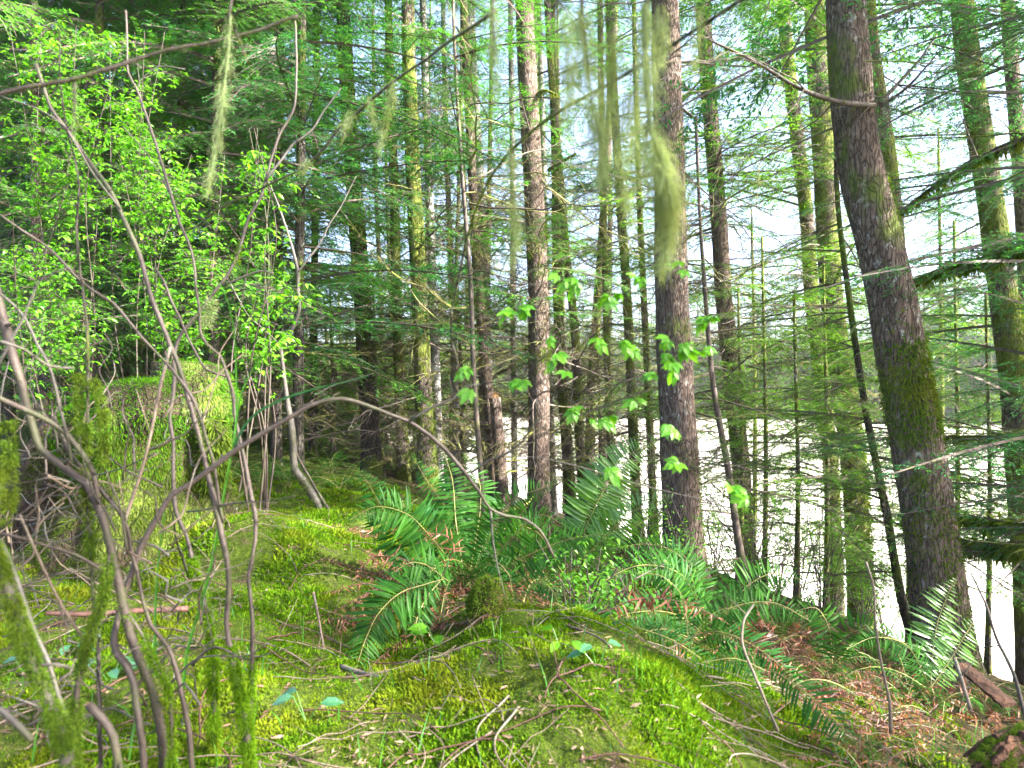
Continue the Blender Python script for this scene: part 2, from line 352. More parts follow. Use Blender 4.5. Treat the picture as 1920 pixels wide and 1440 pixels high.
# ------------------------------------------------------------------ trees
def trunk_tube(mb, path, rad, sides, rng, rough=.05):
    p = path; r = rad; k_ = len(p); t = nrm(np.gradient(p, axis=0)); u = nrm(np.cross(t, np.array([.1, 1., 0]))); w = np.cross(t, u)
    a = np.arange(sides) / sides * 2 * pi; ph = rng.uniform(0, 6, 6); z = p[:, 2:3]
    rr = r[:, None] * (1 + rough * (np.sin(3 * a + ph[0] + z * 1.3) * .6 + np.sin(5 * a + ph[1] - z * 4) * .35 + np.sin(2 * a + z * 7 + ph[2]) * .4 + np.sin(9 * a + z * 11 + ph[3]) * .25))
    v = p[:, None] + rr[..., None] * (np.cos(a)[:, None] * u[:, None] + np.sin(a)[:, None] * w[:, None])
    i = np.arange(k_ * sides).reshape(k_, sides)
    mb.add(v, np.stack([i[:-1], np.roll(i, -1, 1)[:-1], np.roll(i, -1, 1)[1:], i[1:]], -1).reshape(-1, 4))
    tr = [[i[-1, 0], i[-1, s], i[-1, s + 1]] for s in range(1, sides - 1)]; mb.t.append(np.array(tr)); mb.tm.append(np.zeros(len(tr), np.int32))
def moss_on(mb, path, rad, lo, hi, az, spread, n, L, rng, m=0, hang=.9, lift=0.):
    """hanging moss blades around a limb between fractions lo..hi of the path"""
    i = np.clip((lo + hi) / 2 + (hi - lo) * np.where(rng.random(n) < .5, rng.uniform(-.5, .5, n), rng.normal(0, .3, n)), 0, 1) * (len(path) - 1.001); j = i.astype(int); f = (i - j)[:, None]
    c = path[j] * (1 - f) + path[j + 1] * f; rr = rad[j] * (1 - f[:, 0]) + rad[j + 1] * f[:, 0]
    t = nrm(path[j + 1] - path[j]); a = az + rng.normal(0, spread, n)
    ref = np.stack([np.cos(a), np.sin(a), np.zeros(n)], -1)
    o = ref - t * np.sum(ref * t, -1, keepdims=True); o = nrm(o + 1e-6)
    if abs(t[:, 2].mean()) < .6:
        u = nrm(np.cross(t, np.array([0, 0, 1.]))); w = np.cross(u, t); b = rng.uniform(0, 2 * pi, n); o = u * np.cos(b)[:, None] + w * np.sin(b)[:, None]
    p = c + o * (rr + lift)[:, None] * .97
    d = o * rng.uniform(.3, 1.1, n)[:, None] + np.array([0, 0, -hang]) + rng.normal(0, .35, (n, 3))
    blades(mb, p, d, nrm(o + rng.normal(0, .4, (n, 3))), L * rng.uniform(.5, 1.3, n), L * .22 * rng.uniform(.6, 1.3, n), m)
def tree(name, label, cat, pts, Yd, w, bk='bark', live=(0, 0, 0), dead=14, lod=1, ndl='needle', top=15., seed=0, group=None, upper=15, bl=1., dmax=4.5, dz0=-.5, az0=None, moss=(), flip=0):
    """pts: picture points from top to bottom at depth Yd; w: picture widths (top, bottom); live=(count, z from, z to)"""
    rng = np.random.default_rng(seed + 100)
    q = [P(a, b, Yd) for a, b in pts][::-1]                      # bottom to top
    base = q[0].copy(); g = float(G(base[0], base[1]))
    dirn = nrm(q[1] - q[0])
    if base[2] > g - .1:
        q = [q[0] + dirn * ((g - .15 - base[2]) / max(dirn[2], .3))] + q
    elif base[2] < g - .6: pass
    d2 = nrm(q[-1] - q[-2]); d2 = nrm(d2 * .6 + np.array([0, 0, .4])); h = max(top - q[-1][2], .5)
    q = q + [q[-1] + d2 * h / d2[2]]
    path = spline(q, .16 if Yd < 8 else .3); z = path[:, 2]; g0 = float(G(*path[0, :2]))
    zb, zt = q[0][2], P(0, pts[0][1], Yd)[2]
    r = np.interp(z, [zb, zt, top], [px(w[1], Yd) / 2, px(w[0], Yd) / 2, .015])
    r = r * (1 + .45 * np.exp(-np.clip(z - g0, 0, 9) / .22))
    loc = np.array([path[0, 0], path[0, 1], g0])
    root = thing(name, label, cat, loc, group)
    mb = MB(); trunk_tube(mb, path, r, 18 if Yd < 8 else 10, rng)
    tk = mb.obj('trunk', bk, root, loc, True)
    at = lambda zz: np.array([np.interp(zz, z, path[:, i]) for i in range(3)])
    cb = MB(); T = (TN, TM, TF)[lod]
    n, z0, z1 = live; ztop = max(3.5, CAMZ + .62 * Yd + (1.3 if Yd > 7 else 0)); n = int(n * (1 + max(0, ztop - z1) / max(z1 - z0, 1))) if z1 > 3.9 else n; z1 = max(z1, ztop) if z1 > 3.9 else z1
    for zz in rng.uniform(z0, z1, n):
        a = rng.uniform(0, 2 * pi) if az0 is None else rng.normal(az0[0], az0[1])
        place(cb, T[rng.integers(0, 4)], at(zz), a, rng.normal(.02, .16), bl * rng.uniform(.6, 1.1), rng.normal(0, .2))
    for zz in np.linspace(ztop, top, upper) if upper else ():
        fr = 1 - (zz - 3.5) / (top - 3)
        for _ in range(2): place(cb, (TF if Yd > 7 else TM)[rng.integers(0, 4)], at(zz), rng.uniform(0, 2 * pi), rng.normal(-.1, .12), bl * (.35 + .75 * min(fr, 1)), rng.normal(0, .2))
    for zz in rng.uniform(max(dz0, g0 + .4), dmax, dead):
        place(cb, (TD if Yd < 8 else TDM)[rng.integers(0, 6)], at(zz), rng.uniform(0, 2 * pi), rng.normal(.05, .3), rng.uniform(.5, 1.15), rng.uniform(0, 6), 2 if rng.random() < .45 else 0)
    if cb.n: cb.obj('crown', ['deadwood', ndl, 'moss_twig'], root, loc)
    if moss:
        mo = MB(); rr = np.random.default_rng(seed)
        for y0, y1, az, sp, nn, L in moss:
            za, zb_ = P(0, y1, Yd)[2], P(0, y0, Yd)[2]; fr = np.interp([za, zb_], z, np.linspace(0, 1, len(z)))
            moss_on(mo, path, r, fr[0], fr[1], az, sp, nn, L, rr)
        mo.obj('moss', 'moss_dark', tk, loc)
    return root, path, r, loc

RA, FA = 0.0, -pi / 2      # azimuths: +x, towards the camera
big, bpath, brad, bloc = tree('conifer_tree', 'thick leaning brown trunk with moss bands and twig whorl, largest at right', 'tree',
    [(1590, 80), (1612, 300), (1643, 430), (1672, 560), (1705, 760), (1725, 880), (1752, 1060), (1772, 1235)], 4.6, (72, 98), 'bark', (3, 3.5, 5), 10, 0, 'needle', 16, 1, dz0=2.2,
    moss=((330, 430, .1, .6, 700, .035), (640, 815, -.7, 1.35, 4800, .04), (800, 830, FA, 1.2, 300, .03), (950, 1240, FA + .6, 1.5, 3500, .03), (860, 1000, -2.4, .5, 900, .03)))
t2 = tree('conifer_tree', 'broad dark furrowed trunk behind the hanging lichen', 'tree',
    [(1248, 80), (1252, 200), (1260, 560), (1276, 880), (1286, 1170)], 6., (52, 76), 'bark', (6, 2.5, 4.5), 44, 0, 'needle', 16, 2, moss=((850, 1190, .2, 1.0, 2600, .03), (250, 420, .2, .6, 500, .03)))
t3 = tree('conifer_tree', 'straight grey-brown trunk with sunlit base in the picture centre', 'tree',
    [(986, 80), (998, 300), (1009, 560), (1011, 980), (1012, 1000)], 9.4, (35, 42), 'bark', (14, 2.0, 5.5), 56, 1, 'needle', 17, 3, moss=((650, 700, -.4, .8, 400, .05), (420, 450, .2, .8, 300, .05)))
tree('conifer_tree', 'lichen-speckled pale trunk right of the hanging lichen, bending to the right downward', 'tree',
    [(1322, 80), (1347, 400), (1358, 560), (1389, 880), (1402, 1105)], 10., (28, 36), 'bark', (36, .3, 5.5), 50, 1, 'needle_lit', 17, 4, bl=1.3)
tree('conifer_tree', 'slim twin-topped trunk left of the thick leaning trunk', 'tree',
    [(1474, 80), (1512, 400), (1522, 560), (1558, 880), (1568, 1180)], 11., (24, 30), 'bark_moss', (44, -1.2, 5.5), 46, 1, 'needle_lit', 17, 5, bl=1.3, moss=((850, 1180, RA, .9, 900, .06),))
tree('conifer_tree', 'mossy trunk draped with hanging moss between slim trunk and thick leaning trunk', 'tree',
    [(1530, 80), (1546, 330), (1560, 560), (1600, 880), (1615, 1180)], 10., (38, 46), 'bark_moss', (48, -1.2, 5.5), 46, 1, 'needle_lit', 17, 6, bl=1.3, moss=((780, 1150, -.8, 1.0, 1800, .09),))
tree('conifer_sapling', 'thin dark crooked sapling leaning right beside the thick leaning trunk', 'sapling',
    [(1566, 180), (1571, 380), (1592, 560), (1625, 780), (1662, 960), (1690, 1120), (1725, 1240)], 7., (7, 17), 'bark_dark', (56, -1.2, 4.6), 26, 0, 'needle_lit', 5.4, 7, upper=0, bl=1.1)
tree('conifer_sapling', 'thin bare-stemmed sapling with level side branches right of the broad dark trunk', 'sapling',
    [(1312, 400), (1320, 520), (1337, 720), (1365, 880), (1385, 1020), (1400, 1100)], 6.4, (6, 16), 'deadwood', (26, -.9, 2.6), 20, 0, 'needle_lit', 3.6, 8, upper=0, bl=.9)
t9 = tree('conifer_tree', 'mossy green trunk near the right border leaning left', 'tree',
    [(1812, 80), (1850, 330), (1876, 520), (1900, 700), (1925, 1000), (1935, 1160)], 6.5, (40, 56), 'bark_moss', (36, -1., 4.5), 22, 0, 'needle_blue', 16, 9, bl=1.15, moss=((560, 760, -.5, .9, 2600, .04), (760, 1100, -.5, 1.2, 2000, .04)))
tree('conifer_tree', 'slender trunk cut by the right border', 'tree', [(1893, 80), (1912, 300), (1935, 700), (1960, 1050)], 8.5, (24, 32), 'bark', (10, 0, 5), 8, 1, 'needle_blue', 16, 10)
tree('conifer_tree', 'mossy-topped trunk half hidden behind the thick leaning trunk', 'tree', [(1634, 80), (1670, 330), (1690, 560), (1730, 1000), (1745, 1150)], 6.2, (26, 34), 'bark_moss', (4, 2, 5), 4, 0, 'needle', 16, 11)
for j, (x, yt, yb, Yd, nl) in enumerate([(1430, 520, 1120, 8.5, 40), (1490, 640, 1140, 7.6, 34), (1385, 600, 1090, 9.4, 34), (1545, 560, 1180, 8.2, 34), (1790, 500, 1180, 7.4, 44), (1850, 640, 1190, 6.8, 40), (1700, 560, 1180, 9.0, 30), (1215, 700, 1060, 10.5, 24), (1120, 640, 1040, 12.5, 30), (700, 560, 930, 12.2, 34), (860, 600, 960, 12.8, 34), (790, 640, 940, 13.5, 30), (620, 600, 930, 11.6, 30), (1410, 440, 1100, 13.2, 24), (1760, 300, 1150, 10.6, 34)]):
    zt_ = CAMZ - (yt - 720) / F * Yd; zb_ = CAMZ - (yb - 720) / F * Yd
    tree('hemlock_sapling', 'young hemlock sapling with thin stem and lacy sprays on the lake bank', 'sapling', [(x, yt), (x + 6, (yt + yb) / 2), (x + 3, yb)], Yd, (5, 11), 'bark_moss', (nl, zb_ + .3, min(zt_, 3.88)), 16, 1 if Yd > 8 else 0, 'needle_lit', zt_ + .4, 800 + j, 'hemlock saplings on the lake bank', upper=0, dmax=zt_ - .2, bl=.75)
for j, (x, yt, Yd) in enumerate([(575, 640, 14), (610, 600, 17), (650, 660, 15), (685, 620, 18), (715, 650, 16), (745, 610, 20), (540, 620, 18), (635, 560, 21), (775, 640, 17.5), (820, 650, 19), (500, 640, 15.5), (700, 540, 24), (590, 690, 12.5)]):
    gx_ = (x - 960) / F * Yd; g_ = float(G(gx_, Yd)); yb = 720 + (CAMZ - g_) / Yd * F; zt_ = CAMZ - (yt - 720) / F * Yd
    tree('hemlock_sapling', 'bushy hemlock sapling in the sunlit brush far behind the forked maple', 'sapling', [(x, yt), (x + 4, (yt + yb) / 2), (x, yb)], Yd, (4, 8), 'bark_moss', (42, g_ + .2, min(zt_, 3.88)), 22, 1, 'needle_lit', zt_ + .4, 900 + j, 'hemlock saplings in the far brush', upper=0, dmax=zt_ - .1, bl=.95)
mid = [
 ('slim mossy trunk just right of the straight central trunk', [(1036, 80), (1042, 300), (1046, 560), (1066, 880), (1078, 1060)], 11.5, (15, 23), 'bark_moss', 10),
 ('slim dark trunk bending at mid height, second right of central trunk', [(1030, 80), (1050, 330), (1062, 480), (1078, 620), (1090, 880), (1106, 1080)], 11., (13, 19), 'bark_moss', 12),
 ('thin straight trunk under the broad hanging lichen', [(1126, 80), (1130, 330), (1136, 560), (1146, 880), (1156, 1070)], 12., (11, 15), 'bark_moss', 13),
 ('slim trunk with green moss on its lower half left of the broad dark trunk', [(1146, 80), (1160, 330), (1176, 560), (1190, 880), (1200, 1050)], 11., (15, 20), 'bark_moss', 14),
 ('thin mossy trunk touching the left side of the broad dark trunk', [(1190, 80), (1200, 400), (1212, 660), (1222, 880), (1230, 1050)], 12., (9, 16), 'bark_moss', 15),
 ('leaning yellow-mossed trunk between the slim dark trunk and the thin straight trunk', [(1150, 80), (1132, 400), (1118, 600), (1108, 760), (1106, 1040)], 13., (13, 21), 'bark_moss', 16),
 ('dark thick trunk with mossy left side left of the arching stem', [(766, 80), (774, 300), (786, 560), (796, 780), (804, 940)], 9.6, (26, 36), 'bark_moss', 17),
 ('pale grey trunk pressed against the dark thick trunk', [(795, 80), (803, 300), (812, 560), (820, 780), (822, 940)], 10.2, (13, 19), 'bark_grey', 18),
 ('slim yellow-green mossy trunk left of the dark thick trunk', [(730, 80), (737, 300), (744, 560), (752, 780), (757, 950)], 10.8, (15, 25), 'bark_moss', 19),
 ('dark brown trunk at the left edge of the trunk row', [(646, 80), (660, 300), (680, 560), (692, 780), (702, 935)], 10.4, (28, 38), 'bark_dark', 20),
 ('brown slender trunk beside the broken snag', [(872, 80), (884, 300), (898, 560), (912, 700), (924, 850), (932, 985)], 10.4, (15, 22), 'bark', 21),
 ('pale whitish trunk behind the arching lichen branch', [(880, 80), (890, 250), (903, 500), (912, 740), (918, 960)], 12.5, (26, 28), 'bark_grey', 22),
 ('very thin pale trunk just left of the central trunk', [(958, 80), (961, 300), (962, 560), (965, 950)], 12.5, (10, 12), 'bark_grey', 23),
 ('thin grey trunk right of the pale grey trunk', [(832, 80), (838, 300), (848, 560), (858, 900), (860, 950)], 12., (9, 14), 'bark_grey', 24),
 ('very thin pale trunk touching the upper right of the central trunk', [(1012, 80), (1018, 250), (1026, 560), (1040, 980)], 12.8, (10, 12), 'bark_grey', 25),
]
for j, (lab, pts, Yd, w, bk, sd_) in enumerate(mid):
    tree('conifer_tree', lab, 'tree', pts, Yd, w, bk, (22 if pts[0][0] < 900 else 13, 1.8 if pts[0][0] < 900 else 1.4, 6.5), 56, 1, 'needle', 17, sd_ + 40, 'conifers in the middle trunk row',
         upper=9, moss=((700, pts[-1][1], RA - .5, .9, 500, .07),) if bk == 'bark_moss' else ())
tree('conifer_sapling', 'thin reddish sapling with upswept bare side branches left of the pale trunk', 'sapling', [(852, 80), (860, 230), (872, 400), (882, 520), (888, 700), (905, 930)], 8.5, (6, 11), 'deadwood', (10, 1.5, 5), 30, 1, 'needle', 8, 61, upper=6)
tree('conifer_tree', 'slim brown trunk with black burl at far left behind the bright leaves', 'tree', [(64, 80), (68, 300), (68, 480), (80, 720), (84, 860)], 7., (13, 18), 'bark', (16, 1, 5), 16, 0, 'needle_blue', 13, 62)

# ------------------------------------------------------------------ left forest, background trees, far shore
left = [(20, 10), (120, 8.6), (235, 10.6), (335, 8.2), (432, 9.8), (520, 8.8), (588, 11.2), (470, 13), (275, 13), (75, 13), (-60, 9), (400, 7.2), (180, 7.4), (560, 7.6)]
for j, (x, Yd) in enumerate(left):
    yb = 720 + (CAMZ - float(G((x - 960) / F * Yd, Yd)) + .1) / Yd * F
    tree('hemlock_tree', 'young hemlock with dense drooping green sprays in the shaded left forest', 'tree',
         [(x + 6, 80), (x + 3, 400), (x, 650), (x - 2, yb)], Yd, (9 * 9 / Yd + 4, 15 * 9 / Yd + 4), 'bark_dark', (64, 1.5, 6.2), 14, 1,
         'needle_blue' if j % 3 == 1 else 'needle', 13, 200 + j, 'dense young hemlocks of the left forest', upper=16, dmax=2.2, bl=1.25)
def proto(name, h, n, z0, seed, ndl, rad=.14, tf=TF, wd=1.0):
    rng = np.random.default_rng(seed); mb = MB(); zz = np.linspace(-.4, h, 14)
    pth = np.stack([.12 * np.sin(zz * .3 + seed), .1 * np.cos(zz * .23), zz], -1); trunk_tube(mb, pth, np.linspace(rad, .02, 14), 8, rng)
    cb = MB()
    for z in rng.uniform(z0, h * .98, n):
        fr = 1 - (z - z0) / (h - z0)
        place(cb, tf[rng.integers(0, 4)], np.array([0, 0, z]), rng.uniform(0, 6.28), rng.normal(-.05, .15), wd * (.3 + .8 * fr), rng.normal(0, .2))
    for z in rng.uniform(.3, max(z0, 4.5), 40): place(cb, TDM[rng.integers(0, 6)], np.array([0, 0, z]), rng.uniform(0, 6.28), rng.normal(0, .3), rng.uniform(.6, 1.3))
    return mb.mesh('trunk', 'bark_dark', smooth=True), cb.mesh('crown', ['deadwood', ndl])
def put(name, label, pr, x, y, sc, rz, group, z=None):
    g = float(G(x, y)) if z is None else z
    r_ = thing(name, label, 'tree', (x, y, g), group); r_.scale = (sc,) * 3; r_.rotation_euler = (0, 0, rz)
    for nm, me in zip(('trunk', 'crown'), pr):
        o = bpy.data.objects.new(nm, me); COL.objects.link(o); o.parent = r_
PR = [proto('a', 16, 110, .8, 1, 'needle'), proto('b', 15, 100, 1.2, 2, 'needle_blue'), proto('c', 18, 90, 2.5, 3, 'needle'), proto('d', 14, 120, .5, 4, 'needle_blue')]
rng = np.random.default_rng(11); got = 0; used = []
while got < 64:
    y = rng.uniform(14, 46); x = rng.uniform(-1.0, -.35) * y
    if x * .6 + y * .25 > 4.2 or any((x - a) ** 2 + (y - b) ** 2 < 2.2 for a, b in used): continue
    used.append((x, y)); got += 1
    put('hemlock_tree', 'distant dark conifer filling the depth of the left forest', PR[got % 4], x, y, rng.uniform(.8, 1.2), rng.uniform(0, 6.28), 'distant conifers of the left forest')
PS = [proto('e', 15, 60, 1.5, 5, 'needle_lit', .08, TM, 1.0), proto('f', 14, 70, 1.0, 6, 'needle_lit', .10, TM, .9)]
for j, (x, y) in enumerate([(-1.3, 16), (.5, 15.2), (-2.2, 17.8), (2.0, 14.6), (-3.2, 16.4), (-1.6, 22.5), (-3.4, 19), (-.5, 14.2), (1.3, 18)]):
    put('shore_conifer', 'slender conifer on the lake bank seen between the middle trunks', PS[j % 2], x, y, rng.uniform(.8, 1.1), rng.uniform(0, 6.28), 'conifers along the lake bank')
PF = [proto('g', 14, 150, .4, 7, 'needle_far', .2, [hem_branch(L, rt, .22, .34, .13, .35) for L in (1.6, 2., 2.4, 2.8)], 1.2), proto('h', 12, 150, .3, 8, 'needle_far', .2, [hem_branch(L, rt, .22, .34, .13, .35) for L in (1.6, 2., 2.4, 2.8)], 1.5)]
for j in range(170):
    a = radians(np.interp(j + rng.uniform(-.4, .4), [0, 169], [-12, 44])); r_ = rng.uniform(85, 98)
    x, y = math.sin(a) * r_, math.cos(a) * r_
    put('far_conifer', 'small hazy conifer on the far lake shore', PF[j % 2], x, y, rng.uniform(.55, 1.05), rng.uniform(0, 6.28), 'conifers on the far lake shore')
# trees beyond the right border: one reaches limbs into the picture, the unseen rest are added for shade
rt_, rpath, rrad, rloc = tree('conifer_tree', 'tree past the right border whose mossy limbs reach into the picture', 'tree', [(2040, 80), (2060, 600), (2075, 1180)], 4.4, (70, 90), 'bark_moss', (26, -.5, 3.8), 0, 0, 'needle_blue', 15, 71, az0=(pi, .6), bl=1.3)
def limb(root, loc, pts, Yd, w0, w1, label=None, mat='bark_moss', mossn=700, ml=.06, sprays=10, ndl='needle_blue', seed=0, twn=14, name='limb'):
    rng = np.random.default_rng(seed); Y0, Y1 = Yd if isinstance(Yd, tuple) else (Yd, Yd)
    ys = np.linspace(Y0, Y1, len(pts)); q = spline([P(a, b, y) for (a, b), y in zip(pts, ys)], .06)
    r = np.linspace(px(w0, Y0), px(w1, Y1), len(q)) / 2 * (1 + .12 * np.sin(np.arange(len(q)) * 1.7 + rng.uniform(0, 6)))
    mb = MB(); tubes(mb, q, r, 7); 
    for i in rng.integers(2, len(q), twn):
        t = nrm(q[min(i + 1, len(q) - 1)] - q[i - 1]); az = math.atan2(t[1], t[0]) + rng.choice([-1, 1]) * rng.uniform(.4, 1.2)
        place(mb, TD[rng.integers(0, 6)], q[i], az, rng.normal(0, .3), rng.uniform(.3, .7))
    mb.qm = [np.zeros_like(z) for z in mb.qm]; mb.tm = [np.zeros_like(z) for z in mb.tm]
    o = mb.obj(name, mat, root, loc, True)
    if label: o['label'] = label
    if mossn: mm = MB(); moss_on(mm, q, r, 0, 1, 0, 1, mossn, ml, rng, hang=1.2); mm.obj('moss', 'moss_dark', o, loc)
    if sprays:
        cb = MB()
        for i in rng.integers(len(q) // 6, len(q), sprays):
            t = nrm(q[min(i + 1, len(q) - 1)] - q[i - 1]); az = math.atan2(t[1], t[0]) + rng.choice([-1, 1]) * rng.uniform(.3, 1.1)
            place(cb, TN[rng.integers(0, 4)], q[i], az, rng.normal(-.15, .15), rng.uniform(.35, .7), rng.normal(0, .25))
        cb.obj('foliage', ['deadwood', ndl], o, loc)
    return o
limb(rt_, rloc, [(2045, 215), (1920, 263), (1830, 300), (1760, 345), (1690, 396)], (4.4, 5.2), 22, 6, None, seed=1)
limb(rt_, rloc, [(2050, 440), (1920, 463), (1850, 485), (1790, 497), (1730, 520), (1700, 535)], (4.4, 5.2), 22, 6, None, mossn=1100, ml=.09, seed=2, sprays=5)
limb(rt_, rloc, [(2060, 800), (1920, 822), (1850, 820), (1760, 818)], (4.2, 5.0), 16, 5, None, seed=3, sprays=14)
limb(rt_, rloc, [(2070, 1020), (1920, 1025), (1850, 1022), (1790, 1010), (1730, 1000)], (4.3, 5.0), 16, 5, None, mossn=1200, ml=.11, seed=4, sprays=4)
limb(rt_, rloc, [(2070, 1000), (1930, 985), (1850, 975), (1780, 965)], (4.4, 5.4), 12, 4, None, mossn=900, ml=.1, seed=5, sprays=6)
PO = [proto('k', 17, 150, 2.5, 13, 'needle', .15, TM, 1.4), proto('l', 16, 110, 4.5, 14, 'needle', .13, TM, 1.3)]  # out-of-view conifers added so their crowns shade the foreground
for j, (x, y) in enumerate([(8.2, 4.4), (5.2, -1.5), (9.6, 7.6), (7.6, -3.5), (7.4, 2.4), (9.5, 2.2), (8.6, -.6)]):
    put('conifer_tree', 'unseen conifer added past the right border for its shade', PO[j % 2], x, y, 1.0, j * 1.3, 'unseen conifers added for shade past the right border')
# whorl and limbs of the thick trunk
limb(big, bloc, [(1640, 198), (1590, 194), (1540, 182), (1488, 160), (1440, 130), (1395, 105), (1330, 75)], (4.45, 4.1), 11, 4, None, 'deadwood', 60, .05, 0, seed=6, twn=6)
limb(big, bloc, [(1648, 195), (1690, 150), (1730, 105), (1760, 60)], (4.6, 4.9), 8, 3, None, 'deadwood', 0, 0, 3, seed=7, twn=5)
limb(big, bloc, [(1650, 200), (1700, 165), (1750, 110)], (4.6, 4.3), 7, 3, None, 'deadwood', 0, 0, 0, seed=8, twn=4)
mb = MB(); rng = np.random.default_rng(5)
for i in range(46): place(mb, TD[rng.integers(0, 6)], P(1640 + rng.normal(0, 16), 196 + rng.normal(0, 14), 4.5), rng.uniform(0, 6.28), rng.normal(-.1, .5), rng.uniform(.12, .42))
mb.obj('twig_whorl', 'deadwood', big, bloc)
for tt_, pts in ((t3, [(1028, 320), (1060, 300), (1080, 288)]), (t3, [(1000, 185), (1020, 170), (1044, 178)])):
    limb(tt_[0], tt_[3], pts, (9.4, 9.1), 9, 4, None, 'bark_moss', 120, .06, 0, seed=9, twn=2)
# leaning snag with a raw orange break
root = thing('broken_snag', 'short broken snag with splintered orange break in the middle trunk row', 'snag', (P(935, 1000, 10.1)[0], 10.1, -.9))
loc = root.location; q = spline([P(945, 1000, 10.1), P(940, 900, 10.1), P(928, 745, 10.1)], .15); mb = MB(); trunk_tube(mb, q, np.linspace(.11, .085, len(q)), 10, rng); mb.obj('trunk', 'bark', root, loc, True)
mb = MB(); p = np.repeat(q[-1:] - [0, 0, .12], 26, 0) + rng.normal(0, .028, (26, 3)); tubes(mb, np.stack([p, p + np.stack([rng.normal(0, .02, 26), rng.normal(0, .02, 26), rng.uniform(.10, .2, 26)], -1)], 1), np.tile([.014, .002], (26, 1)), 4); mb.obj('splintered_top', 'raw', root, loc)
# black burl
o = bpy.data.objects
for ob in list(o):
    if ob.get('label', '').startswith('slim brown trunk with black burl'):
        c = P(88, 702, 6.9); th, ph = np.meshgrid(np.linspace(0, pi, 22), np.linspace(0, 2 * pi, 28)); rr = 1 + .16 * bumps(th * 2, ph, 2.2)
        v = c + np.stack([.075 * rr * np.sin(th) * np.cos(ph), .07 * rr * np.sin(th) * np.sin(ph), .17 * rr * np.cos(th)], -1); i = np.arange(v.size // 3).reshape(28, 22)
        mb = MB(); mb.add(v, np.stack([i[:-1, :-1], i[1:, :-1], i[1:, 1:], i[:-1, 1:]], -1).reshape(-1, 4)); mb.obj('burl', 'burl', ob, tuple(ob.location), True)

# ------------------------------------------------------------------ mossy stump
rng = np.random.default_rng(9); c = P(268, 1075, 4.05); c[2] = float(G(c[0], c[1])); loc = c.copy()
root = thing('tree_stump', 'old tall stump capped in thick bright moss at left behind the bare stems', 'stump', loc)
def stump_pt(a, h):
    """a angle, h 0..1.25 (over 1 is the rounded cap)"""
    hh = np.minimum(h, 1.); cap = np.clip((h - 1) / .25, 0, 1)
    rad = np.interp(hh, [0, .12, .45, .75, .9, 1], [.66, .54, .40, .40, .45, .40]) * np.sqrt(np.clip(1 - cap ** 2.2, 0, 1))
    rad = rad * (1 + .10 * np.sin(3 * a + 1) * (1 - hh * .5) + .07 * np.sin(5 * a + 2.2) + .035 * np.sin(9 * a + hh * 5) + .02 * np.sin(15 * a))
    H = .93 + .10 * np.cos(a - .2)
    z = H * hh + .14 * np.sin(cap * pi / 2) + .025 * np.sin(4 * a + 3 * cap)
    return np.stack([loc[0] + rad * 1.06 * np.cos(a) + .05 * hh, loc[1] + rad * np.sin(a), loc[2] - .08 + z], -1)
a, h = np.meshgrid(np.linspace(0, 2 * pi, 90), np.concatenate([np.linspace(0, 1, 50), np.linspace(1.02, 1.25, 16)])); v = stump_pt(a, h); i = np.arange(a.size).reshape(a.shape)
mb = MB(); mb.add(v, np.stack([i[:-1, :-1], i[:-1, 1:], i[1:, 1:], i[1:, :-1]], -1).reshape(-1, 4)); mb.obj('stump_body', 'stump_bark', root, loc, True)
mb = MB()
def stump_moss(n, f, L, m, hang):
    a = rng.uniform(0, 2 * pi, n); h = rng.uniform(0, 1.25, n); kk = f(a, h) > rng.random(n); a, h = a[kk], h[kk]; n = len(a)
    p = stump_pt(a, h); e = 1e-3; no = nrm(np.cross(stump_pt(a + e, h) - p, stump_pt(a, h + e) - p)); no *= np.sign(np.sum(no * (p - (loc + [0, 0, .4])), -1, keepdims=True) + 1e-9)
    d = no * rng.uniform(.4, 1.2, n)[:, None] + np.array([0, 0, -hang]) * (1 - np.clip((h - .85) / .3, 0, 1))[:, None] + rng.normal(0, .4, (n, 3))
    hairs(mb, p, d, L * 1.25 * rng.uniform(.4, 1.5, n) * np.clip(.8 + .6 * np.sin(a * 7 + h * 9) * np.sin(h * 13 - a * 4), .3, 1.6), .0028 * rng.uniform(.6, 1.5, n), m, rng.uniform(.1, .5 + hang, (n, 1)), rng)
bare = lambda a, h: np.clip(1.15 - .6 * np.exp(-((np.mod(a, 2 * pi) - 4.0) / .6) ** 2) * (h < .8), 0.02, 1)
stump_moss(60000, lambda a, h: np.clip((h - .5) / .2, 0, 1), .022, 0, .5)
stump_moss(130000, lambda a, h: (h < .8) * bare(a, h), .018, 1, .8)
stump_moss(5000, lambda a, h: np.exp(-((np.mod(a, 2 * pi) - 5.6) / .7) ** 2) * (h < .8), .026, 2, 1.2)
mb.obj('moss', ['stump_moss', 'stump_olive', 'moss_dark'], root, loc)
# lower rotten shoulder at left
qb = spline([P(70, 1060, 4.2), P(95, 930, 4.2), P(130, 830, 4.25), P(175, 800, 4.25)], .04); rb = np.interp(np.linspace(0, 1, len(qb)), [0, .5, .85, 1], [.24, .2, .17, .08]); mb = MB(); trunk_tube(mb, qb, rb, 16, rng, .14); ob = mb.obj('rotten_shoulder', 'stump_bark', root, loc, True)
mb = MB(); moss_on(mb, qb, rb, .45, 1, 0, 3, 12000, .018, rng, hang=.5); moss_on(mb, qb, rb, 0, .7, 0, 3, 5000, .016, rng, hang=.9); mb.obj('moss', 'stump_olive', ob, loc)
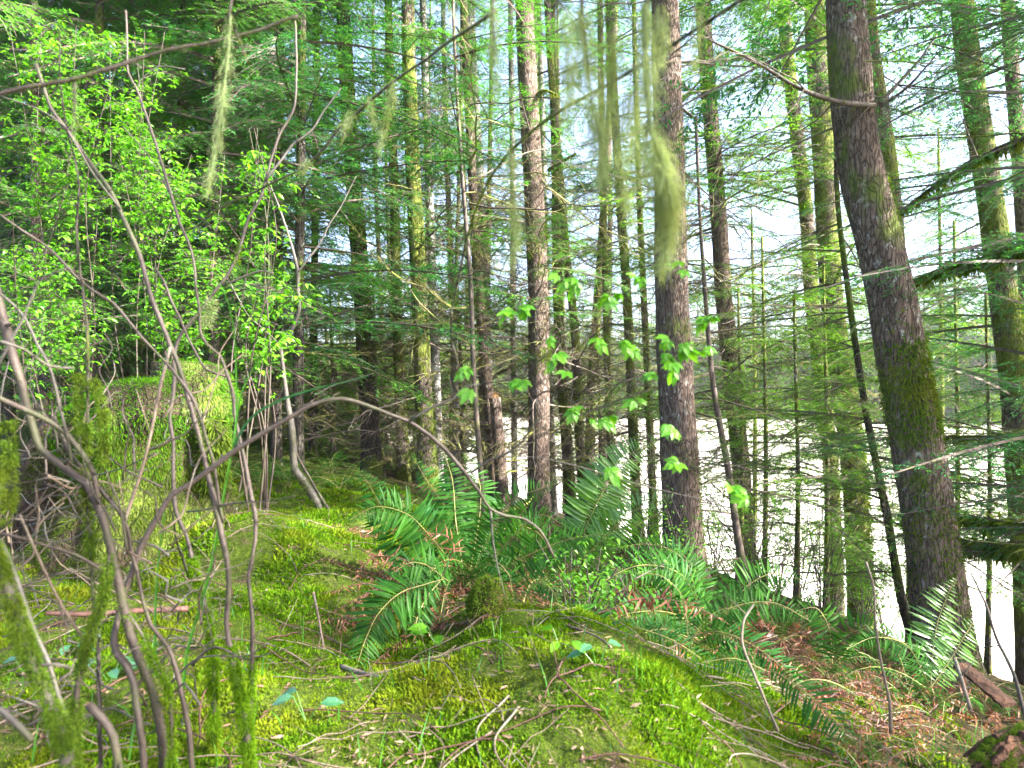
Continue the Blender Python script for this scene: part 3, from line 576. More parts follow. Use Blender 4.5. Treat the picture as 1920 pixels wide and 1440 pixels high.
# right shoulder of the stump, hanging moss
mb = MB(); pth = spline([P(372, 770, 3.95), P(398, 800, 3.9), P(402, 850, 3.9), P(392, 905, 3.95)], .03); moss_on(mb, pth, np.full(len(pth), .06), 0, 1, 0, 3, 3200, .05, rng, hang=1.1); tubes(mb, pth, np.full(len(pth), .055), 8)
mb.obj('mossy_shoulder', 'stump_olive', root, loc)

# ------------------------------------------------------------------ stems, leaves, ferns: builders
def spath(pts, Y0, Y1, w0, w1, step=.02, seed=0, ground=False):
    ys = np.linspace(Y0, Y1, len(pts)); q = [P(a, b, y) for (a, b), y in zip(pts, ys)]
    if ground:
        e = q[-1] + nrm(q[-1] - q[-2]) * .05; g = float(G(e[0], e[1])) - .05
        if e[2] > g: q.append(np.array([e[0] + (e[0] - q[-2][0]) * .3, e[1], g]))
    q = spline(q, step); n = len(q); rg = np.random.default_rng(seed)
    r = np.linspace(px(w0, Y0), px(w1, Y1), n) / 2 * .78; kn = np.interp(np.arange(n), np.arange(0, n + 6, 6), rg.uniform(-1, 1, len(np.arange(0, n + 6, 6))))
    q = q + np.cumsum(rg.normal(0, .0006, q.shape), 0) * [1, 1, .2]
    return q, r * (1 + .2 * kn)
def ovate(mb, b, d, nn, L, Wd, m=0, curl=.25, fold=.12):
    d = nrm(d); s_ = nrm(np.cross(nn, d)); up = np.cross(d, s_); n = len(b)
    L = np.broadcast_to(L, (n,))[:, None]; Wd = np.broadcast_to(Wd, (n,))[:, None]
    at = lambda f, w, sg: b + d * L * f - up * L * curl * f * f + s_ * (sg * Wd * w * .5) + up * Wd * fold * w
    v = np.stack([b, at(.28, .85, -1), at(.28, .85, 1), at(.62, .8, -1), at(.62, .8, 1), at(1., 0, 0), b + d * L * .3 - up * L * curl * .09, b + d * L * .62 - up * L * curl * .38], 1)
    i = np.arange(n)[:, None] * 8
    mb.add(v, np.concatenate([i + np.array([[1, 6, 7, 3]]), i + np.array([[6, 2, 4, 7]])]), np.concatenate([i + np.array([[0, 6, 1]]), i + np.array([[0, 2, 6]]), i + np.array([[3, 7, 5]]), i + np.array([[7, 4, 5]])]), m)
def leaf_clusters(mb, pos, size, rng, per=4, m=0, droop=.5):
    n = len(pos) * per; b = np.repeat(pos, per, 0); az = rng.uniform(0, 2 * pi, n)
    d = np.stack([np.cos(az), np.sin(az), rng.uniform(-droop - .2, .35, n)], -1); b = b + d * size * .25
    nn = nrm(np.stack([rng.normal(0, .4, n), rng.normal(-.25, .4, n), np.ones(n)], -1))
    L = size * rng.uniform(.55, 1.2, n); ovate(mb, b, d, nn, L, L * rng.uniform(.42, .6, n), m, .3, .15)
def lobed(mb, pos, size, rng, m=0):
    """drooping young lobed leaves"""
    n = len(pos); az = rng.uniform(0, 2 * pi, n); d = nrm(np.stack([np.cos(az) * .7, np.sin(az) * .7, rng.uniform(-1, .1, n)], -1)); nn = nrm(np.stack([-d[:, 0] * .4, rng.normal(-.7, .4, n), .9 + 0 * az], -1))
    s_ = nrm(np.cross(nn, d)); L = size * rng.uniform(.7, 1.2, n)
    for ang, f in ((0, 1), (.7, .8), (-.7, .8), (1.35, .5), (-1.35, .5)):
        ovate(mb, pos, d * math.cos(ang) + s_ * math.sin(ang), nn, L * f, L * f * .5, m, .25, .08)
def frond(mb, q, Lmax, rng, face=.5, m=0, mr=1, stipe=.14, gap=.015, dead=False, wr=.125):
    """sword-fern frond along path q (k,3)"""
    q = spline(q, .02); seg = np.r_[0, np.cumsum(np.linalg.norm(np.diff(q, axis=0), axis=1))]; T_ = seg[-1]
    tubes(mb, q, np.linspace(.0032, .0008, len(q)), 4, mr, False)
    n = max(8, int(T_ * (1 - stipe) / gap)); s = np.linspace(stipe, .995, n); tpos = s * T_
    c = np.stack([np.interp(tpos, seg, q[:, k]) for k in range(3)], -1); tg = np.gradient(q, axis=0); tg = nrm(np.stack([np.interp(tpos, seg, tg[:, k]) for k in range(3)], -1))
    nn = np.array([0, 0, 1.]) * (1 - face) + np.array([0, -1., .1]) * face + np.zeros_like(c); nn = nrm(nn - tg * np.sum(nn * tg, -1, keepdims=True))
    sd_ = nrm(np.cross(tg, nn)); u = (s - stipe) / (1 - stipe)
    prof = Lmax * np.interp(u, [0, .1, .3, .5, .75, 1], [.62, .85, 1, .95, .62, .08])
    for sg in (-1, 1):
        jj = rng.uniform(.72, 1.1, n); dd = sd_ * sg + tg * rng.uniform(.22, .42, n)[:, None] + nn * rng.normal(.02 if not dead else 0, .22 if not dead else .7, n)[:, None] + (np.array([0, 0, -.25]) if not dead else rng.normal(0, .5, (n, 3)))
        kp = rng.random(n) > (.07 if not dead else .2)
        ovate(mb, c[kp], dd[kp], nrm(nn + rng.normal(0, .18 if not dead else .8, (n, 3)))[kp], (prof * jj * (1 if not dead else .75))[kp], np.maximum(prof * wr, .006)[kp], m, .22 if not dead else 1.1, .1)
def arc(base, az, L, el, k_, rng):
    s = np.linspace(0, 1, 7)[:, None]; h = np.array([math.cos(az), math.sin(az), 0.]); b = rng.normal(0, .08)
    return base + L * (s * math.cos(el) * (1 + .35 * s * k_) * h + np.array([0, 0, 1.]) * (s * math.sin(el) - k_ * s ** 2) + np.array([-h[1], h[0], 0]) * b * s ** 2)
def fern(label, bx, by, Yd, named=(), n=8, Lr=(.5, .8), seed=0, mat='fern', group=None, dead=0, w=.075, azr=(0, 2 * pi), base=None, gap=.015):
    rng = np.random.default_rng(seed + 500); b = P(bx, by, Yd) if base is None else np.array(base, float); b[2] = float(G(b[0], b[1])) if base is None else b[2]
    root = thing('sword_fern', label, 'fern', b, group)
    for it in named:
        pts, Y0, Y1, wpx, face = it[:5]; mt = it[5] if len(it) > 5 else mat
        q = [P(x, y, yy) for (x, y), yy in zip(pts, np.linspace(Y0, Y1, len(pts)))]
        mb = MB(); dd = mt == 'fern_dead'; frond(mb, q, px(wpx * 1.12, (Y0 + Y1) / 2), rng, face, 0, 1, .1, gap, dead=dd); o = mb.obj('dead_frond' if dd else 'frond', [mt, 'twig_red' if dd else 'moss_twig'], root, b)
        if dd: o['label'] = 'dead brown curled frond'
    for i in range(n + dead):
        dd = i >= n; a = azr[0] + (azr[1] - azr[0]) * ((i * .618) % 1) + rng.normal(0, .15); L = rng.uniform(*Lr)
        q = arc(b + [rng.normal(0, .03), rng.normal(0, .03), 0], a, L * (.85 if dd else 1), rng.uniform(.85, 1.25) if not dd else rng.uniform(.3, .8), rng.uniform(.45, .75) if not dd else rng.uniform(.5, .8), rng)
        q[:, 2] = np.maximum(q[:, 2], G(q[:, 0], q[:, 1]) + .015)
        mb = MB(); frond(mb, q, w * rng.uniform(.8, 1.15) * L / .7, rng, rng.uniform(0, .25), 0, 1, gap=gap, dead=dd); o = mb.obj('dead_frond' if dd else 'frond', ['fern_dead' if dd else mat, 'twig_red' if dd else 'moss_twig'], root, b)
        if dd: o['label'] = 'dead brown curled frond'
    return root, b
def fuzz(mb, q, r, lo, hi, n, L, rng, m=0):
    n = int(n * 2.4); u = rng.uniform(lo, hi, n); ph = rng.uniform(0, 6, 3); ln = (hi - lo)
    dens = .55 + .3 * np.sin((u - lo) / ln * 17 + ph[0]) + .25 * np.sin((u - lo) / ln * 41 + ph[1]); u = u[rng.random(n) < dens]; n = len(u)
    i = u * (len(q) - 1.001); j = i.astype(int); f = (i - j)[:, None]; c = q[j] * (1 - f) + q[j + 1] * f; rr = r[j]
    o = rng.normal(0, 1, (n, 3)); t = nrm(q[j + 1] - q[j]); o = nrm(o - t * np.sum(o * t, -1, keepdims=True)); am = .6 + .4 * np.sin(i * .9 + ph[2] + 2 * np.arctan2(o[:, 1], o[:, 0]))
    hairs(mb, c + o * (rr * .9)[:, None], o + rng.normal(0, .75, (n, 3)), L * .55 * rng.uniform(.3, 1.25, n) * (.5 + .8 * am), .0006 + .03 * L * rng.uniform(.5, 1.5, n), m, rng.uniform(.1, .9, (n, 1)), rng)

# ------------------------------------------------------------------ bare stems at left
rng = np.random.default_rng(77)
def stems(root, loc, lst):
    out = []
    for i, (pts, Y0, Y1, w0, w1, mat, gr, mossy) in enumerate(lst):
        q, r = spath(pts, Y0, Y1, w0, w1, seed=abs(int(pts[0][0])) + i, ground=gr); mb = MB(); tubes(mb, q, r, 9); nb = 4 + int(len(q) / 12); ii = rng.integers(1, len(q) - 1, nb); dd = nrm(rng.normal(0, 1, (nb, 3)) + [0, 0, .5]); ll = (rng.uniform(.01, .11, nb) ** 1.3)[:, None]; pp = q[ii]; tubes(mb, np.stack([pp, pp + dd * ll * .5 + rng.normal(0, .004, (nb, 3)), pp + dd * ll], 1), r[ii][:, None] * np.array([[.5, .3, .15]]), 5)
        o = mb.obj('stem', mat, root, loc, True); out.append((o, q, r))
        for lo, hi, n, L, mm in mossy:
            mo = MB(); fuzz(mo, q, r, lo, hi, n, L, rng); mo.obj('moss', mm, o, loc)
    return out
def gbase(x, Yd): b = P(x, 1400, Yd); b[2] = float(G(b[0], b[1])); return b
S1 = [(67, 120), (97, 203), (133, 250), (173, 307), (207, 353), (230, 393), (247, 433), (263, 467), (277, 513), (290, 560), (305, 600), (320, 643), (337, 687), (350, 727), (362, 767), (373, 807), (383, 853), (392, 893), (405, 940), (415, 980), (423, 1020), (432, 1067), (433, 1113), (430, 1167), (434, 1200), (443, 1247), (458, 1313), (467, 1380)]
SB = [(236, 20), (238, 80), (240, 137), (257, 167), (270, 203), (283, 240), (297, 287), (310, 333), (323, 377), (337, 417), (353, 453), (363, 487), (367, 545), (373, 587), (373, 620), (387, 647), (410, 667), (423, 700), (433, 733), (437, 773), (443, 810), (450, 843), (460, 893), (470, 940), (475, 963), (477, 1013), (470, 1053), (465, 1080), (467, 1107), (470, 1133), (473, 1180), (470, 1280), (466, 1380)]
SG = [(0, 403), (43, 433), (80, 457), (110, 483), (140, 517), (173, 545), (213, 570), (240, 603), (263, 633), (293, 663), (320, 693), (343, 723), (360, 750), (373, 780), (383, 817), (397, 860), (403, 900), (410, 947), (417, 980)]
SH = [(230, 237), (253, 260), (277, 290), (297, 327), (310, 357), (290, 500), (307, 527), (320, 560), (337, 597), (353, 633), (370, 667), (387, 693), (423, 705)]
SH = SH[5:]
loc = gbase(466, 1.7)
mapA = thing('vine_maple', 'clump of two sinuous purple-brown stems with mossy foot right of the stump', 'shrub', loc, 'bare shrubs in front of the stump')
sA = stems(mapA, loc, [(S1, 1.75, 1.65, 9, 17, 'stem', True, [(.78, 1., 11000, .026, 'moss')]), (SB, 1.9, 1.72, 5, 13, 'stem', True, [(.36, .52, 350, .016, 'moss_dark'), (.84, 1, 5000, .022, 'moss')]),
    (SG, 1.6, 1.68, 6, 8, 'stem', False, []), (SH, 1.9, 1.85, 5, 6, 'stem', False, []),
    ([(0, 180), (77, 207), (123, 237), (180, 330), (230, 393)], 1.6, 1.7, 3, 5, 'stem_grey', False, []), ([(230, 237), (277, 290), (310, 345), (323, 377)], 1.95, 1.87, 3, 4, 'stem', False, []),
    ([(347, 130), (300, 125), (265, 150), (258, 170)], 1.9, 1.9, 2, 4, 'stem_grey', False, [])])
SL = [(553, 40), (555, 80), (557, 130), (553, 203), (527, 250), (513, 290), (500, 337), (490, 373), (470, 407), (457, 447), (447, 480), (430, 513), (400, 553), (367, 597), (347, 623), (333, 657), (333, 707), (330, 753), (325, 783), (330, 827), (330, 890), (333, 953), (353, 1000), (363, 1040), (370, 1080), (387, 1130), (397, 1180), (403, 1230), (405, 1300), (407, 1380)]
loc = gbase(407, 1.9)
mapB = thing('vine_maple', 'single wavering pinkish stem whose lower half wears a fat moss sleeve', 'shrub', loc, 'bare shrubs in front of the stump')
sB_ = stems(mapB, loc, [(SL, 2.3, 1.85, 5, 13, 'stem', True, [(.76, 1, 11000, .03, 'moss'), (.33, .36, 160, .03, 'moss')]), ([(640, 165), (610, 207), (587, 243), (550, 273), (533, 297), (500, 340)], 2.3, 2.2, 3, 6, 'stem_grey', False, []),
    ([(512, 512), (487, 508), (450, 522), (420, 535)], 2.1, 2.1, 3, 5, 'stem_grey', False, [])])
mo = MB(); q, r = spath([(398, 560), (392, 590), (388, 612)], 2.05, 2.05, 18, 4); fuzz(mo, q, r, 0, 1, 500, .035, rng); mo.obj('moss', 'lichen', mapB, loc)
SD = [(-12, 520), (0, 577), (10, 610), (20, 650), (30, 687), (40, 720), (50, 763), (60, 807), (72, 840), (100, 863), (133, 887), (157, 905), (175, 935), (187, 967), (203, 1020), (213, 1067), (223, 1113), (233, 1163), (247, 1213), (267, 1263), (287, 1313), (300, 1380)]
SE = [(-20, 738), (0, 747), (50, 770), (90, 790), (123, 813), (147, 843), (167, 870), (178, 905), (185, 945)]
SF = [(-15, 535), (0, 550), (27, 573), (50, 603), (70, 643), (90, 680), (103, 713), (113, 753), (123, 793), (133, 833), (137, 872)]
SC = [(1040, 1047), (1027, 1020), (1010, 993), (980, 972), (947, 967), (917, 953), (897, 923), (873, 890), (840, 850), (820, 830), (793, 807), (767, 790), (733, 777), (690, 760), (640, 747), (587, 757), (540, 783), (493, 810), (443, 840), (400, 873), (353, 907), (320, 927), (287, 977), (263, 1020), (247, 1063), (230, 1113), (215, 1170), (212, 1205), (220, 1228), (233, 1245), (247, 1280), (250, 1320), (262, 1380)]
SP_ = [(100, 780), (130, 850), (163, 890), (195, 930), (220, 960), (237, 995), (243, 1040), (253, 1070), (260, 1113), (277, 1173), (307, 1213), (323, 1253), (333, 1297), (350, 1380)]
loc = gbase(290, 1.45)
mapC = thing('vine_maple', 'shrub with thick crooked stem and long stem arching across to the ferns', 'shrub', loc, 'bare shrubs in front of the stump')
sC = stems(mapC, loc, [(SD, 1.4, 1.45, 20, 22, 'stem', True, [(.55, 1, 1500, .016, 'moss_dark')]), (SE, 1.35, 1.42, 12, 12, 'stem', False, []), (SF, 1.3, 1.4, 6, 8, 'stem_grey', False, []), (SC, 1.75, 1.4, 7, 19, 'stem', True, []),
    (SP_, 1.45, 1.5, 8, 14, 'stem', True, [(.75, 1, 500, .014, 'moss_dark')]),
    ([(920, 957), (923, 1013), (933, 1067), (947, 1123)], 1.72, 1.72, 5, 2, 'stem_grey', False, []), ([(767, 790), (813, 763), (853, 747), (870, 727), (900, 720)], 1.62, 1.62, 6, 3, 'stem_grey', False, []),
    ([(883, 887), (920, 863), (957, 847), (980, 827), (1000, 797), (1030, 770)], 1.66, 1.62, 6, 3, 'stem', False, []), ([(957, 855), (1020, 860), (1100, 880), (1180, 905), (1260, 925), (1350, 945)], 1.64, 1.6, 3, 2, 'stem_grey', False, []),
    ([(0, 1000), (45, 1010), (80, 1022), (140, 1040), (200, 1075)], 1.3, 1.42, 6, 9, 'stem', False, []),
    ([(0, 640), (45, 655), (90, 685), (140, 690)], 1.2, 1.3, 6, 7, 'stem_grey', False, []), ([(-10, 700), (40, 600), (75, 525), (130, 500)], 1.3, 1.3, 7, 3, 'stem_grey', False, []), ([(240, 1040), (222, 940), (205, 905), (197, 880)], 1.45, 1.45, 7, 3, 'stem', False, [])])
# twigs with fresh leaves at the far side of the arch
TW = [[(900, 720), (975, 705), (1045, 640), (1075, 560), (1062, 505)], [(957, 850), (1100, 775), (1190, 740), (1250, 650), (1330, 600), (1345, 590)], [(1040, 863), (1160, 850), (1270, 865), (1385, 910), (1402, 950)], [(1250, 650), (1262, 560), (1268, 480)], [(1075, 560), (1140, 545), (1205, 530)], [(870, 725), (930, 600), (990, 570)]]
mb = MB()
for w_ in TW: q, r = spath(w_, 1.55, 1.35, 2.5, 1.5); tubes(mb, q, r, 5)
tw = mb.obj('leafy_twig', 'stem', mapC, loc, True)
LP = [(1060, 525), (1045, 515), (1080, 530), (945, 577), (990, 575), (1265, 493), (1275, 505), (1140, 557), (1165, 547), (1200, 522), (875, 690), (975, 722), (960, 712), (880, 733), (1045, 662), (1060, 700), (1170, 640), (1180, 655), (1245, 642), (1255, 660), (1285, 652), (1300, 640), (1330, 655), (1335, 597), (1320, 600), (1140, 790), (1075, 765), (1190, 757), (1265, 797), (1258, 690), (1150, 880), (1270, 870), (1380, 915), (1385, 925), (1400, 942), (1100, 790), (1225, 700), (1310, 660), (1125, 640), (1020, 640)]
mb = MB(); rg = np.random.default_rng(3)
for x, y in LP: lobed(mb, P(x, y, rg.uniform(1.35, 1.5))[None] + rg.normal(0, .006, (rg.integers(1, 4), 3)), .034, rg)
mb.obj('leaves', 'leaf', tw, loc)
# thick mossy stems at the lower left corner
loc = gbase(90, 1.15)
mN = thing('vine_maple', 'thick grey-purple leaning stem furred with green moss in the lower left corner', 'shrub', loc, 'bare shrubs in front of the stump')
stems(mN, loc, [([(-20, 1020), (0, 1067), (20, 1113), (43, 1180), (67, 1247), (90, 1300), (118, 1370)], 1.1, 1.15, 26, 30, 'stem_grey', True, [(.0, .5, 9000, .024, 'moss_dark')]), ([(0, 1010), (33, 1090), (66, 1190), (90, 1240), (108, 1300), (130, 1380)], 1.25, 1.2, 10, 14, 'stem_grey', True, []), ([(-20, 1315), (20, 1345), (60, 1390)], 1., 1., 16, 18, 'stem_grey', False, []), ([(165, 1320), (190, 1345), (215, 1380)], 1.2, 1.2, 22, 24, 'stem', True, [])])
loc = gbase(145, 1.3)
mO = thing('vine_maple', 'upright stem wholly wrapped in shaggy pale green moss left of the crooked stem', 'shrub', loc, 'bare shrubs in front of the stump')
stems(mO, loc, [([(205, 1040), (200, 1067), (190, 1130), (173, 1180), (160, 1230), (147, 1280), (140, 1390)], 1.35, 1.3, 9, 18, 'stem', True, [(0, 1, 10000, .026, 'moss_dark')]), ([(240, 1150), (267, 1190), (293, 1250), (313, 1290), (320, 1380)], 1.42, 1.42, 8, 12, 'stem', True, [(0, 1, 5000, .022, 'moss')])])
# dark upright twig with moss clumps
loc = gbase(160, 1.45)
mT = thing('dead_stem', 'dark upright dead stem with hanging moss clumps before the stump', 'shrub', loc)
st = stems(mT, loc, [([(113, 60), (113, 157), (127, 253), (137, 287), (147, 347), (143, 430), (147, 500), (157, 580), (163, 633), (163, 690), (160, 800), (158, 900), (170, 1000), (185, 1200), (190, 1380)], 1.4, 1.45, 4, 11, 'bark_dark', True, [(.45, .62, 1500, .03, 'moss_dark')])])
mo = MB()
for pts, w0, w1, n in (([(172, 712), (190, 760), (196, 820), (192, 870)], 22, 10, 1500), ([(145, 700), (150, 760), (150, 830)], 20, 14, 900), ([(10, 790), (20, 860), (18, 930), (12, 985)], 34, 22, 2200)):
    q, r = spath(pts, 1.4, 1.4, w0, w1); fuzz(mo, q, r * .8, 0, 1, n, .024, rng)
mo.obj('moss_curtain', 'moss_dark', mT, loc)
# small forked maple in the middle distance
loc = P(612, 1000, 5.); loc[2] = float(G(loc[0], 5.))
mM = thing('forked_maple', 'slender forked bare maple with mossy foot at left of the ferns', 'sapling', loc)
sM = stems(mM, loc, [([(525, 643), (533, 713), (540, 760), (550, 833), (553, 880), (570, 903), (597, 947), (612, 995)], 5, 5, 11, 22, 'stem_grey', True, [(.62, 1, 1200, .05, 'moss_dark')]), ([(503, 340), (513, 363), (530, 407), (547, 463), (557, 507), (558, 545), (560, 580), (547, 617), (527, 645)], 5, 5, 5, 9, 'stem_grey', False, []), ([(410, 500), (430, 530), (447, 560), (467, 593), (493, 617), (525, 647)], 4.9, 5, 3, 6, 'stem_grey', False, []), ([(668, 330), (640, 387), (617, 423), (600, 457), (575, 490), (559, 510)], 5.1, 5, 2, 5, 'stem_grey', False, []), ([(700, 700), (660, 712), (620, 725), (590, 742)], 5, 5, 2, 3, 'stem_grey', False, []), ([(628, 975), (600, 930), (560, 860), (545, 820)], 5, 5, 8, 4, 'stem', False, [(0, .4, 300, .04, 'moss_dark')])])
# ------------------------------------------------------------------ leafy shrubs with bright spring leaves
def leafy(label, x0, x1, y0, y1, Yd, ntw, seed, per=11, size=.042, root_x=None):
    rng = np.random.default_rng(seed); bx = root_x if root_x is not None else (x0 + x1) / 2; b = P(bx, 1000, Yd); b[2] = float(G(b[0], b[1])); root = thing('leafy_shrub', label, 'shrub', b, 'bright green leafy shrubs at left')
    mb = MB(); lf = MB(); lead = []
    for i in range(4):
        tp = P(x0 + (x1 - x0) * (i + .5) / 4 + rng.normal(0, 15), y0 - 10, Yd + rng.normal(0, .3)); q = spline([b + [rng.normal(0, .05), rng.normal(0, .05), -.05], b * .6 + tp * .4 + rng.normal(0, .06, 3), b * .3 + tp * .7 + rng.normal(0, .08, 3), tp], .06)
        tubes(mb, q, np.linspace(.008, .0018, len(q)), 5); lead.append(q)
    for i in range(ntw):
        e = P(rng.uniform(x0, x1), rng.uniform(y0, y1), Yd + rng.uniform(-.7, .7)); q = lead[rng.integers(0, 4)]; st_ = q[np.argmin(np.linalg.norm(q - (e - [0, 0, .15]), axis=1))]
        q = spline([st_, st_ * .5 + e * .5 + rng.normal(0, .05, 3) + [0, 0, .05], e], .04); tubes(mb, q, np.linspace(.003, .0009, len(q)), 3)
        n = per; ii = rng.uniform(.1, 1, n) * (len(q) - 1.01); j = ii.astype(int); pos = q[j] + rng.normal(0, .05, (n, 3)); tubes(mb, np.stack([q[j], pos], 1), np.tile([.0012, .0007], (n, 1)), 3)
        leaf_clusters(lf, pos, size, rng, 4)
    mb.obj('stem', 'stem', root, b, True); lf.obj('leaves', 'leaf', root, b)
leafy('bright leafy shrub rising above the stump under the top left corner', -20, 240, 60, 420, 4.7, 60, 1)
leafy('bright leafy shrub behind the two sinuous stems above the stump', 190, 440, 300, 640, 4.9, 70, 2)
leafy('bright leafy shrub at left border level with the stump top', -40, 230, 420, 700, 4.8, 60, 3)
leafy('taller leafy shrub with leaves between the two sinuous stems near picture top', 200, 330, 70, 330, 5.1, 30, 4)
leafy('low leafy sprigs beside the fork of the small bare maple', 430, 580, 520, 680, 4.6, 22, 5, 7, .05, 500)
leafy('small leafy sprigs right of the long lichen strand', 440, 530, 250, 480, 4.4, 16, 6, 7, .05, 470)

# ------------------------------------------------------------------ lichen-hung branches in the near top
def lich(mb, pts, Yd, w0, w1, n, rng, L=.035, wid=.00055, core=0):
    q = spline([P(a, b, Yd) for a, b in pts], .01); k_ = len(q); n = int(n * 1.1); cl = rng.random(14); i = np.clip(np.where(rng.random(n) < .5, rng.uniform(0, 1, n), cl[rng.integers(0, 14, n)] + rng.normal(0, .03, n)), 0, 1) * (k_ - 1.01); j = i.astype(int)
    rr = np.interp(i, [0, k_ * .35, k_], [px(w0, Yd) * .35, px(w0, Yd) / 2, px(w1, Yd) / 2]); a = rng.uniform(0, 2 * pi, n); f = rng.random(n) ** .8 * 1.15
    p = q[j] + np.stack([np.cos(a) * rr * f, np.sin(a) * rr * f, rng.normal(0, .006, n)], -1)
    tg = np.gradient(q, axis=0)[j]; d = nrm(tg) * rng.uniform(.5, 1.6, (n, 1)) + rng.normal(0, .45, (n, 3)) + np.stack([np.cos(a), np.sin(a), 0 * a], -1) * .25
    hairs(mb, p, d, np.minimum(L, px(max(w0, w1), Yd) * 1.05) * rng.uniform(.4, 1.5, n), wid * rng.uniform(.5, 1.4, n), 0, rng.uniform(.3, 1.6, (n, 1)), rng)
    if core: tubes(mb, q, np.linspace(px(core, Yd), px(2, Yd), len(q)) / 2, 6)
def lichen_branch(label, strands, branches, seed):
    rng = np.random.default_rng(seed); b = P(*branches[0][0][0], branches[0][1]); root = thing('lichen_branch', label, 'branch', b, 'lichen hung branches near the camera')
    for pts, Y0, Y1, w0, w1, mn in branches:
        q, r = spath(pts, Y0, Y1, w0, w1, .012); mb = MB(); tubes(mb, q, r, 8); o = mb.obj('branch', 'bark_dark' if w0 > 9 else 'stem', root, b, True)
        if mn: mo = MB(); fuzz(mo, q, r, 0, 1, mn, .012, rng); mo.obj('moss', 'moss_dark', o, b)
    for pts, Yd, w0, w1, n, core in strands:
        mb = MB(); lich(mb, pts, Yd, w0, w1, n, rng, core=core); mb.obj('lichen_strand', 'lichen', root, b)
lichen_branch('long thin branch curving down from the top right of centre, hung with big lichen beards',
  [([(925, 20), (926, 90), (930, 140), (928, 185)], .95, 22, 6, 420, 0), ([(956, 285), (962, 360), (968, 420), (966, 470), (955, 500)], 1.05, 20, 10, 520, 4),
   ([(1062, 30), (1065, 120), (1070, 180), (1062, 235)], .9, 34, 12, 520, 0), ([(1085, 20), (1098, 120), (1108, 180), (1122, 250), (1130, 330)], .92, 46, 14, 1000, 5), ([(1150, 60), (1150, 120), (1140, 190), (1145, 240)], .95, 40, 20, 420, 0),
   ([(1208, 10), (1210, 100), (1214, 180), (1222, 250), (1240, 300), (1258, 370), (1262, 400), (1254, 450), (1240, 510)], .9, 40, 8, 1700, 12), ([(1225, 270), (1238, 330), (1250, 400), (1245, 450)], .92, 54, 26, 1100, 0),
   ([(1190, 170), (1180, 240), (1190, 300), (1200, 340)], .95, 40, 24, 520, 0), ([(1240, 20), (1242, 90), (1236, 130)], .9, 26, 10, 300, 0), ([(1310, 20), (1306, 90), (1300, 140)], .92, 20, 8, 200, 0), ([(1160, 260), (1168, 330), (1178, 400)], 1.0, 26, 8, 260, 0), ([(1190, 340), (1180, 430), (1170, 500)], 1., 12, 4, 110, 0)],
  [([(1420, -20), (1330, 40), (1267, 80), (1220, 110), (1173, 137), (1127, 163), (1040, 210), (973, 263), (927, 313), (903, 357), (883, 407), (870, 457), (857, 530), (845, 585), (847, 640), (868, 722)], 1.0, 1.6, 11, 4, 300),
   ([(1215, -40), (1212, 60), (1212, 140), (1216, 200)], .93, .93, 15, 10, 500), ([(1090, -40), (1096, 60), (1106, 150)], .93, .93, 10, 5, 200), ([(925, -40), (926, 60), (928, 120)], .95, .95, 7, 4, 80), ([(1216, 200), (1214, 260), (1208, 330)], .93, .95, 8, 3, 80)], 31)
lichen_branch('lichen tufted branch slanting from the top centre down to the bare shrub stems',
  [([(737, 155), (735, 190), (722, 230), (712, 288)], 1.3, 18, 6, 420, 0), ([(690, 190), (697, 215), (704, 240)], 1.3, 16, 6, 160, 0), ([(660, 215), (650, 232), (640, 246)], 1.3, 16, 10, 200, 0), ([(580, 300), (574, 312), (566, 318)], 1.4, 16, 12, 110, 0)],
  [([(930, 20), (880, 55), (840, 80), (810, 103), (773, 127), (737, 152), (700, 180), (670, 207), (640, 230), (600, 280), (567, 310), (520, 333), (467, 360), (410, 387), (370, 420), (345, 430)], 1.25, 1.6, 9, 4, 700), ([(652, 225), (645, 250), (640, 280)], 1.3, 1.3, 4, 2, 40)], 32)
lichen_branch('dark branch crossing the top left corner with one long lichen strand',
  [([(432, 30), (428, 100), (420, 170), (412, 230), (405, 280), (396, 320), (390, 365)], 1.1, 22, 3, 700, 5), ([(140, 155), (142, 200), (140, 260)], 1.1, 10, 4, 160, 0)],
  [([(560, 30), (480, 60), (393, 80), (350, 87), (300, 97), (250, 113), (200, 130), (133, 150), (67, 163), (0, 177), (-60, 190)], 1.15, 1.05, 9, 10, 300), ([(436, -30), (432, 40), (428, 90)], 1.1, 1.1, 7, 4, 60), ([(138, 152), (142, 210), (148, 235), (163, 250)], 1.08, 1.08, 6, 3, 60), ([(440, 55), (455, 90), (466, 120)], 1.1, 1.1, 4, 2, 30)], 33)

# ------------------------------------------------------------------ ferns
fern('large central sword fern with upright dark green fronds behind the mossy stub', 875, 1085, 3.6, [
  ([(870, 1080), (855, 980), (848, 900), (828, 835)], 3.6, 3.9, 46, .85), ([(880, 1080), (900, 960), (898, 900), (870, 850)], 3.6, 4.0, 44, .85), ([(870, 1085), (810, 1010), (765, 965), (705, 950), (655, 975)], 3.6, 3.2, 62, .75),
  ([(860, 1085), (775, 1040), (715, 950), (690, 905), (668, 880)], 3.6, 3.3, 52, .7), ([(885, 1085), (920, 1000), (960, 940), (1045, 905)], 3.6, 3.4, 44, .8), ([(890, 1085), (950, 1020), (1010, 965), (1060, 985)], 3.6, 3.2, 40, .7),
  ([(880, 1085), (840, 960), (800, 900), (770, 850)], 3.7, 4.3, 40, .85), ([(890, 1090), (970, 1050), (1070, 1010), (1150, 1000)], 3.6, 3.4, 46, .6), ([(865, 1090), (830, 1060), (790, 1085), (740, 1120)], 3.6, 3.1, 48, .6)], 15, (.5, .8), 1, dead=14)
